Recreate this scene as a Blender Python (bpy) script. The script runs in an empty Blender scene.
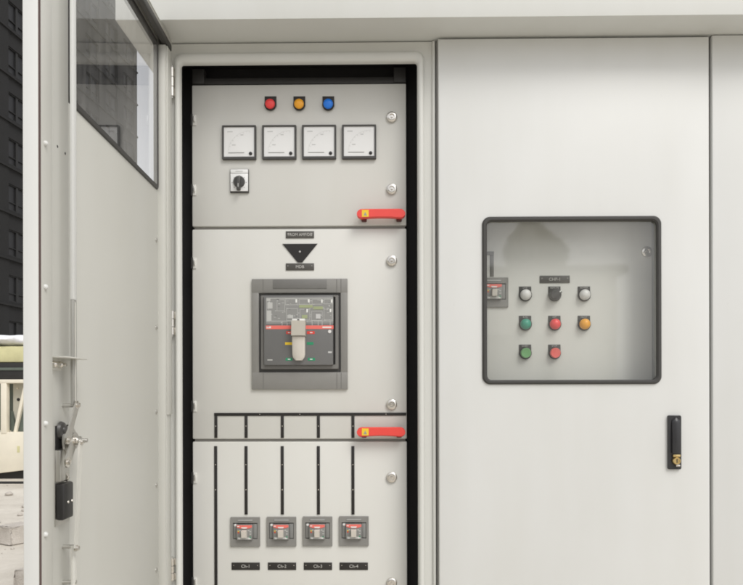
import bpy, bmesh, math, random
from mathutils import Vector, Matrix, Euler
random.seed(7)
R = math.radians
scene = bpy.context.scene
COL = scene.collection

# ------------------------------------------------------------------ camera
CAM = Vector((0.0, -1.856, 1.2))
W0, H0 = 743.0, 585.0
F_PX = 687.0
HOR = 392.0
YAW, ROLL = R(0.75), R(-0.12)
cam_d = bpy.data.cameras.new('camera')
cam = bpy.data.objects.new('camera', cam_d)
COL.objects.link(cam)
cam_d.sensor_width = 36.0
cam_d.lens = F_PX / W0 * 36.0
cam_d.shift_y = (HOR - H0 / 2) / W0
cam_d.clip_start = 0.02
cam_d.clip_end = 3000
CROT = Matrix.Rotation(YAW, 3, 'Z') @ Matrix.Rotation(R(90), 3, 'X') @ Matrix.Rotation(ROLL, 3, 'Z')
cam.location = CAM
cam.rotation_euler = CROT.to_euler()
scene.camera = cam

def ray(px, py):
    d = Vector(((px - W0 / 2) / F_PX, (HOR - py) / F_PX, -1.0))
    return CROT @ d
def at(px, py, Y):                       # photo pixel -> point on a plane of constant Y
    d = ray(px, py)
    return CAM + d * ((Y - CAM.y) / d.y)
DOOR_A = R(1.6)                          # the open door stands 1.6 degrees short of square
DOOR_P = Vector((-0.5625, -0.018, 0))
DOOR_R = Matrix.Rotation(DOOR_A, 3, 'Z')
def atx(px, py, X):                      # photo pixel -> point on a plane parallel to the open door, in the door's own frame
    inv = DOOR_R.transposed()
    o = inv @ (CAM - DOOR_P) + DOOR_P; d = inv @ ray(px, py)
    return o + d * ((X - o.x) / d.x)

# ------------------------------------------------------------------ materials
def mat(name):
    m = bpy.data.materials.new(name)
    m.use_nodes = True
    nt = m.node_tree
    return m, nt, nt.nodes['Principled BSDF']
def plain(name, col, rough=0.5, metal=0.0, var=0.06, scale=40.0, bump=0.0, bscale=300.0, coat=0.0):
    m, nt, b = mat(name)
    b.inputs['Roughness'].default_value = rough
    b.inputs['Metallic'].default_value = metal
    if coat: b.inputs['Coat Weight'].default_value = coat
    tc = nt.nodes.new('ShaderNodeTexCoord')
    n = nt.nodes.new('ShaderNodeTexNoise'); n.inputs['Scale'].default_value = scale; n.inputs['Detail'].default_value = 4
    nt.links.new(tc.outputs['Object'], n.inputs['Vector'])
    mx = nt.nodes.new('ShaderNodeMix'); mx.data_type = 'RGBA'
    mx.inputs['A'].default_value = [c * (1 - var) for c in col] + [1]
    mx.inputs['B'].default_value = [min(1, c * (1 + var)) for c in col] + [1]
    nt.links.new(n.outputs['Fac'], mx.inputs['Factor'])
    nt.links.new(mx.outputs['Result'], b.inputs['Base Color'])
    if bump:
        n2 = nt.nodes.new('ShaderNodeTexNoise'); n2.inputs['Scale'].default_value = bscale; n2.inputs['Detail'].default_value = 3
        nt.links.new(tc.outputs['Object'], n2.inputs['Vector'])
        bp = nt.nodes.new('ShaderNodeBump'); bp.inputs['Strength'].default_value = bump; bp.inputs['Distance'].default_value = 0.002
        nt.links.new(n2.outputs['Fac'], bp.inputs['Height'])
        nt.links.new(bp.outputs['Normal'], b.inputs['Normal'])
    return m
def paint(name, col, rough=0.42, wave=0.25):
    """powder coat on sheet steel: orange peel, oil-canning, faint streaks and dust"""
    m, nt, b = mat(name)
    tc = nt.nodes.new('ShaderNodeTexCoord')
    mp = nt.nodes.new('ShaderNodeMapping'); mp.inputs['Scale'].default_value = (4, 4, 0.6)
    nt.links.new(tc.outputs['Object'], mp.inputs['Vector'])
    st = nt.nodes.new('ShaderNodeTexNoise'); st.inputs['Scale'].default_value = 3; st.inputs['Detail'].default_value = 6
    nt.links.new(mp.outputs['Vector'], st.inputs['Vector'])
    cl = nt.nodes.new('ShaderNodeTexNoise'); cl.inputs['Scale'].default_value = 2.2; cl.inputs['Detail'].default_value = 3
    nt.links.new(tc.outputs['Object'], cl.inputs['Vector'])
    ad = nt.nodes.new('ShaderNodeMath'); ad.operation = 'ADD'
    nt.links.new(st.outputs['Fac'], ad.inputs[0]); nt.links.new(cl.outputs['Fac'], ad.inputs[1])
    hv = nt.nodes.new('ShaderNodeMapRange'); hv.inputs['From Min'].default_value = 0.7; hv.inputs['From Max'].default_value = 1.3
    nt.links.new(ad.outputs[0], hv.inputs['Value'])
    mx = nt.nodes.new('ShaderNodeMix'); mx.data_type = 'RGBA'
    mx.inputs['A'].default_value = (col[0] * .975, col[1] * .972, col[2] * .962, 1)
    mx.inputs['B'].default_value = (col[0] * 1.015, col[1] * 1.015, col[2] * 1.02, 1)
    nt.links.new(hv.outputs['Result'], mx.inputs['Factor'])
    sp = nt.nodes.new('ShaderNodeTexNoise'); sp.inputs['Scale'].default_value = 38; sp.inputs['Detail'].default_value = 9; sp.inputs['Roughness'].default_value = .75
    nt.links.new(tc.outputs['Object'], sp.inputs['Vector'])
    sr = nt.nodes.new('ShaderNodeMapRange'); sr.inputs['From Min'].default_value = .66; sr.inputs['From Max'].default_value = .80; sr.inputs['To Max'].default_value = .35
    nt.links.new(sp.outputs['Fac'], sr.inputs['Value'])
    m2 = nt.nodes.new('ShaderNodeMix'); m2.data_type = 'RGBA'
    nt.links.new(sr.outputs['Result'], m2.inputs['Factor']); nt.links.new(mx.outputs['Result'], m2.inputs['A'])
    m2.inputs['B'].default_value = (col[0] * .62, col[1] * .59, col[2] * .54, 1)
    nt.links.new(m2.outputs['Result'], b.inputs['Base Color'])
    rr = nt.nodes.new('ShaderNodeMapRange'); rr.inputs['To Min'].default_value = rough - .07; rr.inputs['To Max'].default_value = rough + .1
    nt.links.new(st.outputs['Fac'], rr.inputs['Value']); nt.links.new(rr.outputs['Result'], b.inputs['Roughness'])
    n1 = nt.nodes.new('ShaderNodeTexNoise'); n1.inputs['Scale'].default_value = 420; n1.inputs['Detail'].default_value = 2
    n2 = nt.nodes.new('ShaderNodeTexNoise'); n2.inputs['Scale'].default_value = 3.0; n2.inputs['Detail'].default_value = 1
    for n in (n1, n2): nt.links.new(tc.outputs['Object'], n.inputs['Vector'])
    b1 = nt.nodes.new('ShaderNodeBump'); b1.inputs['Strength'].default_value = 0.06; b1.inputs['Distance'].default_value = 0.001
    b2 = nt.nodes.new('ShaderNodeBump'); b2.inputs['Strength'].default_value = wave; b2.inputs['Distance'].default_value = 0.012
    nt.links.new(n1.outputs['Fac'], b1.inputs['Height']); nt.links.new(n2.outputs['Fac'], b2.inputs['Height'])
    nt.links.new(b2.outputs['Normal'], b1.inputs['Normal']); nt.links.new(b1.outputs['Normal'], b.inputs['Normal'])
    return m
def glass(name, tint=(1, 1, 1), ior=1.5, extra=0.0, gain=1.5, dust=.05, rough=.012):
    m, nt, b = mat(name)
    nt.nodes.remove(b)
    out = nt.nodes['Material Output']
    tr = nt.nodes.new('ShaderNodeBsdfTransparent'); tr.inputs['Color'].default_value = (*tint, 1)
    gl = nt.nodes.new('ShaderNodeBsdfGlossy'); gl.inputs['Roughness'].default_value = rough
    tc = nt.nodes.new('ShaderNodeTexCoord')
    n = nt.nodes.new('ShaderNodeTexNoise'); n.inputs['Scale'].default_value = 6; n.inputs['Detail'].default_value = 1
    nt.links.new(tc.outputs['Object'], n.inputs['Vector'])
    bp = nt.nodes.new('ShaderNodeBump'); bp.inputs['Strength'].default_value = 0.05; bp.inputs['Distance'].default_value = 0.004
    nt.links.new(n.outputs['Fac'], bp.inputs['Height']); nt.links.new(bp.outputs['Normal'], gl.inputs['Normal'])
    geo = nt.nodes.new('ShaderNodeNewGeometry')
    dt = nt.nodes.new('ShaderNodeVectorMath'); dt.operation = 'DOT_PRODUCT'
    nt.links.new(geo.outputs['Normal'], dt.inputs[0]); nt.links.new(geo.outputs['Incoming'], dt.inputs[1])
    def mth(op, a, b_):
        q = nt.nodes.new('ShaderNodeMath'); q.operation = op
        for k_, val in ((0, a), (1, b_)):
            if val is None: continue
            if isinstance(val, (int, float)): q.inputs[k_].default_value = val
            else: nt.links.new(val, q.inputs[k_])
        return q.outputs[0]
    f0 = ((ior - 1) / (ior + 1)) ** 2
    fr_o = mth('ADD', mth('MULTIPLY', mth('POWER', mth('SUBTRACT', 1.0, mth('ABSOLUTE', dt.outputs['Value'], None)), 5.0), 1 - f0), f0)
    mul = nt.nodes.new('ShaderNodeMath'); mul.operation = 'MULTIPLY_ADD'; mul.use_clamp = True
    mul.inputs[1].default_value = gain; mul.inputs[2].default_value = extra
    nt.links.new(fr_o, mul.inputs[0])
    mx = nt.nodes.new('ShaderNodeMixShader')
    nt.links.new(mul.outputs[0], mx.inputs[0]); nt.links.new(tr.outputs[0], mx.inputs[1]); nt.links.new(gl.outputs[0], mx.inputs[2])
    mpg = nt.nodes.new('ShaderNodeMapping'); mpg.inputs['Rotation'].default_value = (R(35), R(20), R(20)); mpg.inputs['Scale'].default_value = (3, 14, 3)
    nt.links.new(tc.outputs['Object'], mpg.inputs['Vector'])
    nd = nt.nodes.new('ShaderNodeTexNoise'); nd.inputs['Scale'].default_value = 2.2; nd.inputs['Detail'].default_value = 5
    nt.links.new(mpg.outputs['Vector'], nd.inputs['Vector'])
    mr = nt.nodes.new('ShaderNodeMapRange'); mr.inputs['From Min'].default_value = .42; mr.inputs['From Max'].default_value = .75
    mr.inputs['To Min'].default_value = dust * .25; mr.inputs['To Max'].default_value = dust
    nt.links.new(nd.outputs['Fac'], mr.inputs['Value'])
    df = nt.nodes.new('ShaderNodeBsdfDiffuse'); df.inputs['Color'].default_value = (.75, .74, .71, 1)
    m2 = nt.nodes.new('ShaderNodeMixShader')
    nt.links.new(mr.outputs['Result'], m2.inputs[0]); nt.links.new(mx.outputs[0], m2.inputs[1]); nt.links.new(df.outputs[0], m2.inputs[2])
    nt.links.new(m2.outputs[0], out.inputs['Surface'])
    return m

M = {}
M['paint'] = paint('cabinet_paint', (0.610, 0.613, 0.580))
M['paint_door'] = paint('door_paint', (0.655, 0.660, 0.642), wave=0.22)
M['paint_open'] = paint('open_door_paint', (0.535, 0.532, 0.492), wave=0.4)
M['paint_inner'] = paint('inner_door_paint', (0.635, 0.630, 0.594), wave=0.25)
M['canopy'] = paint('canopy_paint', (0.66, 0.668, 0.640), wave=0.3)
M['shade_black'] = plain('recess_shade', (0.010, 0.009, 0.009), 0.7)
M['rail_dark'] = plain('dark_rail', (0.035, 0.034, 0.033), 0.5)
M['divider'] = plain('divider_grey', (0.30, 0.29, 0.27), 0.5)
M['gasket'] = plain('rubber_gasket', (0.045, 0.043, 0.040), 0.55, bump=0.1)
M['seam'] = plain('seam_rubber', (0.10, 0.065, 0.06), 0.7)
M['glass'] = glass('window_glass', (0.97, 0.98, 0.97), extra=0.02, gain=1.9, dust=.09, rough=.035)  # dust raised so its veil also carries the hazy sky reflection
M['glass_side'] = glass('door_glass', (0.95, 0.955, 0.96), extra=0.02, gain=1.7, dust=.09)
M['chrome'] = plain('nickel', (0.72, 0.69, 0.64), 0.22, 1.0, var=0.04, scale=90)
M['zinc'] = plain('zinc_plate', (0.62, 0.61, 0.58), 0.38, 1.0, var=0.10, scale=60)
M['zinc_pale'] = plain('zinc_rod', (0.66, 0.65, 0.60), 0.45, 0.25, var=0.08, scale=50)
M['zinc_rodgrey'] = plain('zinc_rod_grey', (0.40, 0.395, 0.37), 0.45, 0.5, var=0.10, scale=50)
M['black'] = plain('black_plastic', (0.020, 0.019, 0.019), 0.4, var=0.15, bump=0.05, bscale=500)
M['handle_black'] = plain('handle_black', (0.024, 0.024, 0.026), 0.34, var=0.2, bump=0.08, bscale=500)
M['brass'] = plain('brass', (0.62, 0.47, 0.22), 0.28, 1.0, var=0.15, scale=80)
M['strip'] = plain('mimic_black', (0.014, 0.012, 0.011), 0.42, var=0.2)
M['strip_hazed'] = plain('mimic_hazed', (0.16, 0.155, 0.145), 0.45)  # strip black greyed with the haze of the window glass
M['plate'] = plain('engraved_plate', (0.022, 0.019, 0.017), 0.45, var=0.15)
M['plate_grey'] = plain('engraved_plate_grey', (0.075, 0.070, 0.062), 0.4, var=0.15)
M['plate_print'] = plain('plate_lettering', (0.50, 0.49, 0.46), 0.6)
M['white_print'] = plain('white_print', (0.72, 0.72, 0.69), 0.6)
M['grey_print'] = plain('grey_print', (0.30, 0.30, 0.29), 0.6)
M['soft_print'] = plain('soft_print', (0.52, 0.52, 0.51), 0.6)
M['dial_print'] = plain('dial_print', (0.64, 0.64, 0.63), 0.6)
M['card'] = plain('meter_card', (0.78, 0.78, 0.77), 0.5, var=0.015, coat=0.8)
M['meter_frame'] = plain('meter_frame', (0.060, 0.058, 0.055), 0.4)
M['red'] = plain('red_lens', (0.86, 0.060, 0.060), 0.36, var=0.1, coat=0.12)
M['amber'] = plain('amber_lens', (0.90, 0.40, 0.020), 0.36, var=0.1, coat=0.12)
M['blue'] = plain('blue_lens', (0.012, 0.20, 0.80), 0.36, var=0.1, coat=0.12)
M['green'] = plain('green_lens', (0.020, 0.30, 0.20), 0.36, var=0.1, coat=0.12)
M['white_lens'] = plain('white_lens', (0.72, 0.71, 0.69), 0.36, var=0.05, coat=0.12)
M['red_btn'] = plain('red_cap', (0.78, 0.11, 0.09), 0.4, var=0.1)
M['green_btn'] = plain('green_cap', (0.15, 0.36, 0.14), 0.4, var=0.1)
M['handle_red'] = plain('handle_red', (0.76, 0.065, 0.052), 0.34, var=0.06, coat=0.2)
M['handle_foot'] = plain('handle_foot', (0.10, 0.012, 0.010), 0.5)
M['yellow'] = plain('yellow_sticker', (0.80, 0.55, 0.03), 0.5)
M['breaker_frame'] = plain('breaker_frame', (0.225, 0.22, 0.205), 0.5, var=0.05, bump=0.1, bscale=700)
M['breaker_lip'] = plain('breaker_lip', (0.17, 0.165, 0.155), 0.5)
M['breaker_label'] = plain('breaker_label', (0.16, 0.157, 0.148), 0.5)
M['breaker_face'] = plain('breaker_face', (0.150, 0.150, 0.148), 0.42, var=0.05, bump=0.1, bscale=700)
M['breaker_well'] = plain('breaker_well', (0.055, 0.054, 0.052), 0.5)
M['breaker_mid'] = plain('breaker_mid', (0.225, 0.225, 0.215), 0.4)  # grey lightened with the glare of the clear breaker covers
M['lever'] = plain('lever_beige', (0.45, 0.42, 0.36), 0.45, var=0.05)
M['lever_pale'] = plain('lever_pale', (0.62, 0.58, 0.52), 0.42, var=0.05)
M['red_print'] = plain('red_print', (0.62, 0.05, 0.035), 0.5)
M['diagram'] = plain('diagram_ground', (0.25, 0.25, 0.24), 0.45)
M['red_hazed'] = plain('red_hazed', (0.76, 0.16, 0.13), 0.5)  # red paled, cover haze mixed into the colour
M['green_print'] = plain('green_print', (0.02, 0.25, 0.12), 0.5)
M['olive_print'] = plain('olive_print', (0.32, 0.36, 0.20), 0.5)
M['pale_print'] = plain('pale_print', (0.46, 0.46, 0.44), 0.5)

# ------------------------------------------------------------------ mesh helper
class MB:
    def __init__(s): s.bm = bmesh.new(); s.mats = []
    def mi(s, m):
        m = M[m] if isinstance(m, str) else m
        if m not in s.mats: s.mats.append(m)
        return s.mats.index(m)
    def _f(s, vs, mi, smooth=False):
        try:
            f = s.bm.faces.new(vs)
        except ValueError:
            return None
        f.material_index = mi; f.smooth = smooth
        return f
    def box(s, x0, x1, y0, y1, z0, z1, m='paint', bev=0.0):
        i = s.mi(m)
        x0, x1 = min(x0, x1), max(x0, x1); y0, y1 = min(y0, y1), max(y0, y1); z0, z1 = min(z0, z1), max(z0, z1)
        v = [s.bm.verts.new((x, y, z)) for x in (x0, x1) for y in (y0, y1) for z in (z0, z1)]
        fs = [s._f([v[a] for a in q], i) for q in ((0, 1, 3, 2), (4, 6, 7, 5), (0, 4, 5, 1), (2, 3, 7, 6), (0, 2, 6, 4), (1, 5, 7, 3))]
        if bev:
            es = set(e for f in fs for e in f.edges)
            r = bmesh.ops.bevel(s.bm, geom=list(es), offset=bev, segments=2, profile=0.5, affect='EDGES', material=i)
            for f in r['faces']: f.material_index = i
        return s
    def loops(s, loops, m, cap0=True, cap1=True, smooth=False):
        """skin a list of equal-length closed loops"""
        i = s.mi(m)
        L = [[s.bm.verts.new(p) for p in lp] for lp in loops]
        n = len(L[0])
        for a, b in zip(L[:-1], L[1:]):
            for k in range(n):
                s._f([a[k], a[(k + 1) % n], b[(k + 1) % n], b[k]], i, smooth)
        if cap0: s._f(list(reversed(L[0])), i)
        if cap1: s._f(L[-1], i)
        return s
    def prism(s, pts, y0, y1, m, bev=0.0):
        """polygon in XZ extruded along Y; bev chamfers the front rim"""
        if bev:
            c = Vector((sum(p[0] for p in pts) / len(pts), sum(p[1] for p in pts) / len(pts)))
            def sh(p):
                d = Vector(p) - c; l = max(d.length, 1e-6)
                return tuple(c + d * (max(l - bev, 0) / l))
            lp = [[(p[0], y1, p[1]) for p in pts], [(p[0], y0 + bev, p[1]) for p in pts],
                  [(sh(p)[0], y0, sh(p)[1]) for p in pts]]
        else:
            lp = [[(p[0], y1, p[1]) for p in pts], [(p[0], y0, p[1]) for p in pts]]
        return s.loops(lp, m)
    def ring(s, outer, inner, y0, y1, m, bev=0.0):
        """solid frame between two equal-length XZ outlines"""
        i = s.mi(m)
        def mk(pts, y): return [s.bm.verts.new((p[0], y, p[1])) for p in pts]
        n = len(outer)
        if bev:
            mid_o = [tuple(Vector(o) + (Vector(q) - Vector(o)).normalized() * bev) for o, q in zip(outer, inner)]
            mid_i = [tuple(Vector(q) + (Vector(o) - Vector(q)).normalized() * bev) for o, q in zip(outer, inner)]
            L = [mk(outer, y1), mk(outer, y0 + bev), mk(mid_o, y0), mk(mid_i, y0), mk(inner, y0 + bev), mk(inner, y1)]
        else:
            L = [mk(outer, y1), mk(outer, y0), mk(inner, y0), mk(inner, y1)]
        for a, b in zip(L, L[1:] + L[:1]):
            for k in range(n):
                s._f([a[k], a[(k + 1) % n], b[(k + 1) % n], b[k]], i, True)
        return s
    def lathe(s, prof, c, m, n=28, axis='Y', mats=None):
        """prof: (radius, distance along axis); axis Y means outwards towards -Y"""
        c = Vector(c)
        lp = []
        for r, h in prof:
            l = []
            for k in range(n):
                a = 2 * math.pi * k / n
                if axis == 'Y': p = c + Vector((r * math.cos(a), -h, r * math.sin(a)))
                elif axis == 'X': p = c + Vector((h, r * math.cos(a), r * math.sin(a)))
                else: p = c + Vector((r * math.cos(a), r * math.sin(a), h))
                l.append(p)
            lp.append(l)
        L = [[s.bm.verts.new(p) for p in l] for l in lp]
        for q, (a, b) in enumerate(zip(L[:-1], L[1:])):
            i = s.mi(mats[q] if mats else m)
            for k in range(n): s._f([a[k], a[(k + 1) % n], b[(k + 1) % n], b[k]], i, True)
        s._f(list(reversed(L[0])), s.mi(mats[0] if mats else m)); s._f(L[-1], s.mi(mats[-1] if mats else m))
        return s
    def rod(s, a, b, r, m, n=14, r2=None):
        a = Vector(a); b = Vector(b); d = (b - a).normalized()
        u = d.orthogonal().normalized(); w = d.cross(u)
        r2 = r if r2 is None else r2
        f = lambda p, q: [p + u * q * math.cos(2 * math.pi * k / n) + w * q * math.sin(2 * math.pi * k / n) for k in range(n)]
        return s.loops([f(a, r), f(b, r2)], m, smooth=True)
    def bar(s, a, b, half_w, half_t, m, up=(1, 0, 0)):
        """flat bar from a to b; half_t along `up`"""
        a = Vector(a); b = Vector(b); d = (b - a).normalized(); u = Vector(up)
        w = d.cross(u).normalized()
        f = lambda p: [p + w * half_w + u * half_t, p - w * half_w + u * half_t, p - w * half_w - u * half_t, p + w * half_w - u * half_t]
        return s.loops([f(a), f(b)], m)
    def build(s, name, parent=None, smooth=40, bevel=0.0):
        if bevel:
            s.bm.normal_update()
            es = [e for e in s.bm.edges if e.is_manifold and e.calc_face_angle(0) > R(45)]
            bmesh.ops.bevel(s.bm, geom=es, offset=bevel, segments=2, profile=0.5, affect='EDGES', clamp_overlap=True)
        bmesh.ops.recalc_face_normals(s.bm, faces=s.bm.faces)
        off = Vector((0, 0, 0)); p = parent
        while p is not None: off += p.location; p = p.parent
        for v in s.bm.verts: v.co -= off
        me = bpy.data.meshes.new(name)
        s.bm.to_mesh(me); s.bm.free()
        for m in s.mats: me.materials.append(m)
        if smooth:
            for p in me.polygons: p.use_smooth = True
            me.set_sharp_from_angle(angle=R(smooth))
        o = bpy.data.objects.new(name, me); COL.objects.link(o)
        if parent is not None: o.parent = parent
        return o

def rrect(x0, x1, z0, z1, r, n=6):
    pts = []
    for cx, cz, a0 in ((x1 - r, z1 - r, 0), (x0 + r, z1 - r, 90), (x0 + r, z0 + r, 180), (x1 - r, z0 + r, 270)):
        for k in range(n + 1):
            a = R(a0 + 90 * k / n); pts.append((cx + r * math.cos(a), cz + r * math.sin(a)))
    return pts
def circ(cx, cz, r, n=24): return [(cx + r * math.cos(2 * math.pi * k / n), cz + r * math.sin(2 * math.pi * k / n)) for k in range(n)]

def thing(name, label, cat, loc=(0, 0, 0), group=None):
    o = bpy.data.objects.new(name, None); COL.objects.link(o)
    o.location = loc; o.empty_display_size = 0.05
    o['label'] = label; o['category'] = cat
    if group: o['group'] = group
    return o
def dup(root, loc, label, group=None):
    def cp(o, par):
        c = o.copy(); COL.objects.link(c); c.parent = par
        for ch in list(o.children): cp(ch, c)
        return c
    r = cp(root, None); r.location = loc; r['label'] = label
    if group: r['group'] = group
    return r
def text(name, body, size, loc, m, parent, depth=0.0002, sx=1.0, bold=0.0):
    """flat lettering facing -Y, centred on loc (world)"""
    cu = bpy.data.curves.new('lettering', 'FONT'); cu.body = body; cu.size = size
    cu.align_x = 'CENTER'; cu.align_y = 'CENTER'; cu.extrude = depth; cu.offset = bold; cu.resolution_u = 3
    t = bpy.data.objects.new('lettering', cu); COL.objects.link(t)
    bpy.context.view_layer.update()
    me = bpy.data.meshes.new_from_object(t.evaluated_get(bpy.context.evaluated_depsgraph_get()))
    COL.objects.unlink(t); bpy.data.objects.remove(t); bpy.data.curves.remove(cu)
    off = Vector((0, 0, 0)); p = parent
    while p is not None: off += p.location; p = p.parent
    L = Vector(loc) - off
    for v in me.vertices:
        x, y, z = v.co; v.co = (L.x + x * sx, L.y - z, L.z + y)
    me.materials.clear(); me.materials.append(M[m])
    o = bpy.data.objects.new(name, me); COL.objects.link(o); o.parent = parent
    return o

# ------------------------------------------------------------------ main planes
YP = 0.060            # face of the inner doors
YD = -0.022           # face of the closed outer doors
def X0(px, Y=0.0): return at(px, 300, Y).x
def Z0(py, px=372, Y=0.0): return at(px, py, Y).z
TOP = Z0(42.0, 300)                       # cabinet top / canopy underside
L_X0, L_X1 = X0(167.5), X0(436.5)         # left cabinet
C_X1 = X0(707.0)                          # right end of the centre cabinet
R_X1 = C_X1 + (C_X1 - L_X1)
DEPTH = 0.80
BASE = 0.10

# ------------------------------------------------------------------ left cabinet
cab = thing('switchboard_cabinet', 'light grey switchboard cabinet with its glazed door swung wide open, showing meters and breakers', 'electrical cabinet', ((L_X0 + L_X1) / 2, 0.3, 0), 'switchboard cabinets in a row')
OX0, OX1 = X0(182.0), X0(417.5)
OZ1 = Z0(64.5, 300); OZ0 = BASE + 0.09
mb = MB()
t = 0.003
mb.box(L_X0, L_X0 + 0.002, 0.004, DEPTH, BASE, TOP - 0.003)                 # left side sheet
mb.box(L_X1 - 0.004, L_X1 - 0.002, 0.004, DEPTH, BASE, TOP - 0.003)         # right side sheet
mb.box(L_X0 + 0.002, L_X1 - 0.004, DEPTH - 0.002, DEPTH, BASE, TOP - 0.003) # back
mb.box(L_X0, OX0, 0.0, t, BASE, TOP - 0.003)                                # stiles
mb.box(OX1, L_X1 - 0.003, 0.0, t, BASE, TOP - 0.003)
mb.box(OX0, OX1, 0.0, t, OZ1, TOP - 0.003)
mb.box(OX0, OX1, 0.0, t, BASE, OZ0)
mb.box(L_X1 - 0.010, L_X1 - 0.0035, -0.006, -0.0005, BASE, TOP - 0.004)
body = mb.build('frame', cab)
mb = MB()
lo = rrect(X0(175.8), X0(424.2), OZ0 - 0.025, Z0(53.5, 300), 0.022)
li = rrect(OX0, OX1, OZ0, OZ1, 0.010)
i_ = mb.mi('paint'); LL = []
for k in range(11):
    a = math.pi * k / 10; f = .5 - .5 * math.cos(a); h = -0.0005 - .0145 * math.sin(a) ** .7
    LL.append([mb.bm.verts.new((o[0] + (q[0] - o[0]) * f, h, o[1] + (q[1] - o[1]) * f)) for o, q in zip(lo, li)])
for a, b in zip(LL[:-1], LL[1:]):
    for k in range(len(lo)): mb._f([a[k], a[(k + 1) % len(lo)], b[(k + 1) % len(lo)], b[k]], i_, True)
mb.build('door_seal_rim', cab)
mb = MB()      # near-black sheets, the cavity's shade put into their colour
mb.box(L_X0 + 0.003, L_X0 + 0.005, 0.005, DEPTH - 0.004, BASE + .01, TOP - 0.02, 'shade_black')
mb.box(L_X1 - 0.007, L_X1 - 0.005, 0.005, DEPTH - 0.004, BASE + .01, TOP - 0.02, 'shade_black')
mb.box(L_X0 + 0.005, L_X1 - 0.007, 0.10, 0.102, BASE + .01, TOP - 0.02, 'shade_black')
mb.box(L_X0 + 0.005, L_X1 - 0.007, 0.005, 0.10, TOP - 0.025, TOP - 0.02, 'shade_black')
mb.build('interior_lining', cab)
def paneledges(): return at(192.3, 300, YP).x, at(406.6, 300, YP).x
PX0, PX1 = paneledges()
mb = MB()
zt0, zt1 = at(300, 83.2, YP).z, at(300, 77.0, YP).z
mb.box(PX0, PX1, YP + 0.004, YP + 0.03, zt0, zt1, 'rail_dark', bev=0.001)
za = at(300, 68.0, YP).z
mb.box(PX0 + 0.001, PX0 + 0.034, YP + 0.0, YP + 0.03, zt0 + 0.001, za, 'rail_dark', bev=0.001)
mb.box(PX1 - 0.034, PX1 - 0.001, YP + 0.0, YP + 0.03, zt0 + 0.001, za, 'rail_dark', bev=0.001)
mb.build('mounting_rail', cab)
for py in (227.3, 440.2):
    z = at(300, py, YP).z; mb = MB()
    mb.box(PX0 + 0.004, PX1 - 0.004, YP + 0.010, YP + 0.03, z - 0.02, z + 0.02, 'divider')
    mb.build('cross_rail', cab)
mb = MB()
mb.box(L_X0 + 0.01, L_X1 - 0.0005, 0.03, DEPTH - 0.03, 0.0, BASE, M['rail_dark'])
mb.build('plinth', cab)

PR = [ (84.3, 226.0), (228.9, 438.9), (441.6, 640.0) ]
def lock_mb(c):
    mb = MB()
    mb.lathe([(0.0150, 0.0), (0.0152, 0.003), (0.0140, 0.0065), (0.0105, 0.0085), (0.0075, 0.0085), (0.0070, 0.004), (0.0035, 0.004), (0.0030, 0.0075), (0.0008, 0.0078)], c, 'chrome', n=24)
    return mb
def hinge_mb(x, z):
    mb = MB()
    mb.box(x - 0.001, x + 0.011, YP - 0.0025, YP - 0.0002, z - 0.016, z + 0.014, 'paint_inner', bev=0.0006)
    mb.box(x + 0.004, x + 0.008, YP - 0.007, YP - 0.0025, z - 0.007, z + 0.009, 'zinc', bev=0.0008)
    mb.box(x - 0.003, x + 0.002, YP - 0.004, YP - 0.0026, z - 0.016, z + 0.015, 'rail_dark')
    return mb
def handle_mb(x0, x1, zc):
    mb = MB()
    h = 0.0138; n = 36
    yo = YP - 0.034; yi = YP - 0.020
    L = []
    for k in range(n + 1):                    # lozenge bar with rounded ends, slightly arched underside
        u = .5 - .5 * math.cos(math.pi * k / n); x = x0 + (x1 - x0) * u
        e = min(u, 1 - u) * (x1 - x0)
        r = 0.014
        s = 1.0 if e > r else math.sqrt(max(0.0, 1 - ((r - e) / r) ** 2)) * 0.98 + 0.02
        arch = 0.0035 * math.sin(math.pi * u)
        zt, zb = zc + h * s, zc - h * s + arch
        c = 0.0028 * s
        L.append([(x, yi, zb), (x, yo + c, zb), (x, yo, zb + c), (x, yo, zt - c), (x, yo + c, zt), (x, yi, zt)])
    mb.loops(L, 'handle_red', smooth=True)
    for xa in (x0 + 0.012, x1 - 0.024):
        mb.box(xa, xa + 0.015, yi - 0.001, YP - 0.0002, zc - 0.016, zc + 0.004, 'handle_foot', bev=0.003)
    xs = x0 + 0.014
    mb.box(xs, xs + 0.0185, yo - 0.0006, yo + 0.001, zc - 0.0085, zc + 0.0105, 'yellow')
    tr = [(xs + 0.0045, zc - 0.005), (xs + 0.014, zc - 0.005), (xs + 0.00925, zc + 0.005)]
    mb.prism(tr, yo - 0.0010, yo - 0.0004, 'grey_print')
    return mb
def strip_part(parent, pxa, pya, pxb, pyb, ticks=(), Y=YP, m='strip', w=0.0042):
    a = at(pxa, pya, Y); b = at(pxb, pyb, Y)
    mb = MB()
    if abs(a.x - b.x) > abs(a.z - b.z):
        zc = (a.z + b.z) / 2
        mb.box(a.x, b.x, Y - 0.0025, Y - 0.0001, zc - w, zc + w, m, bev=0.0005)
        for tx in ticks:
            q = at(tx, pya, Y); mb.lathe([(0.0018, 0.0), (0.0016, 0.0012)], (q.x, Y - 0.0024, zc), 'chrome', n=8)
    else:
        xc = (a.x + b.x) / 2
        mb.box(xc - w, xc + w, Y - 0.0025, Y - 0.0001, min(a.z, b.z), max(a.z, b.z), m, bev=0.0005)
        for ty in ticks:
            q = at(pxa, ty, Y); mb.lathe([(0.0018, 0.0), (0.0016, 0.0012)], (xc, Y - 0.0024, q.z), 'chrome', n=8)
    return mb.build('mimic_strip', parent)

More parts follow.
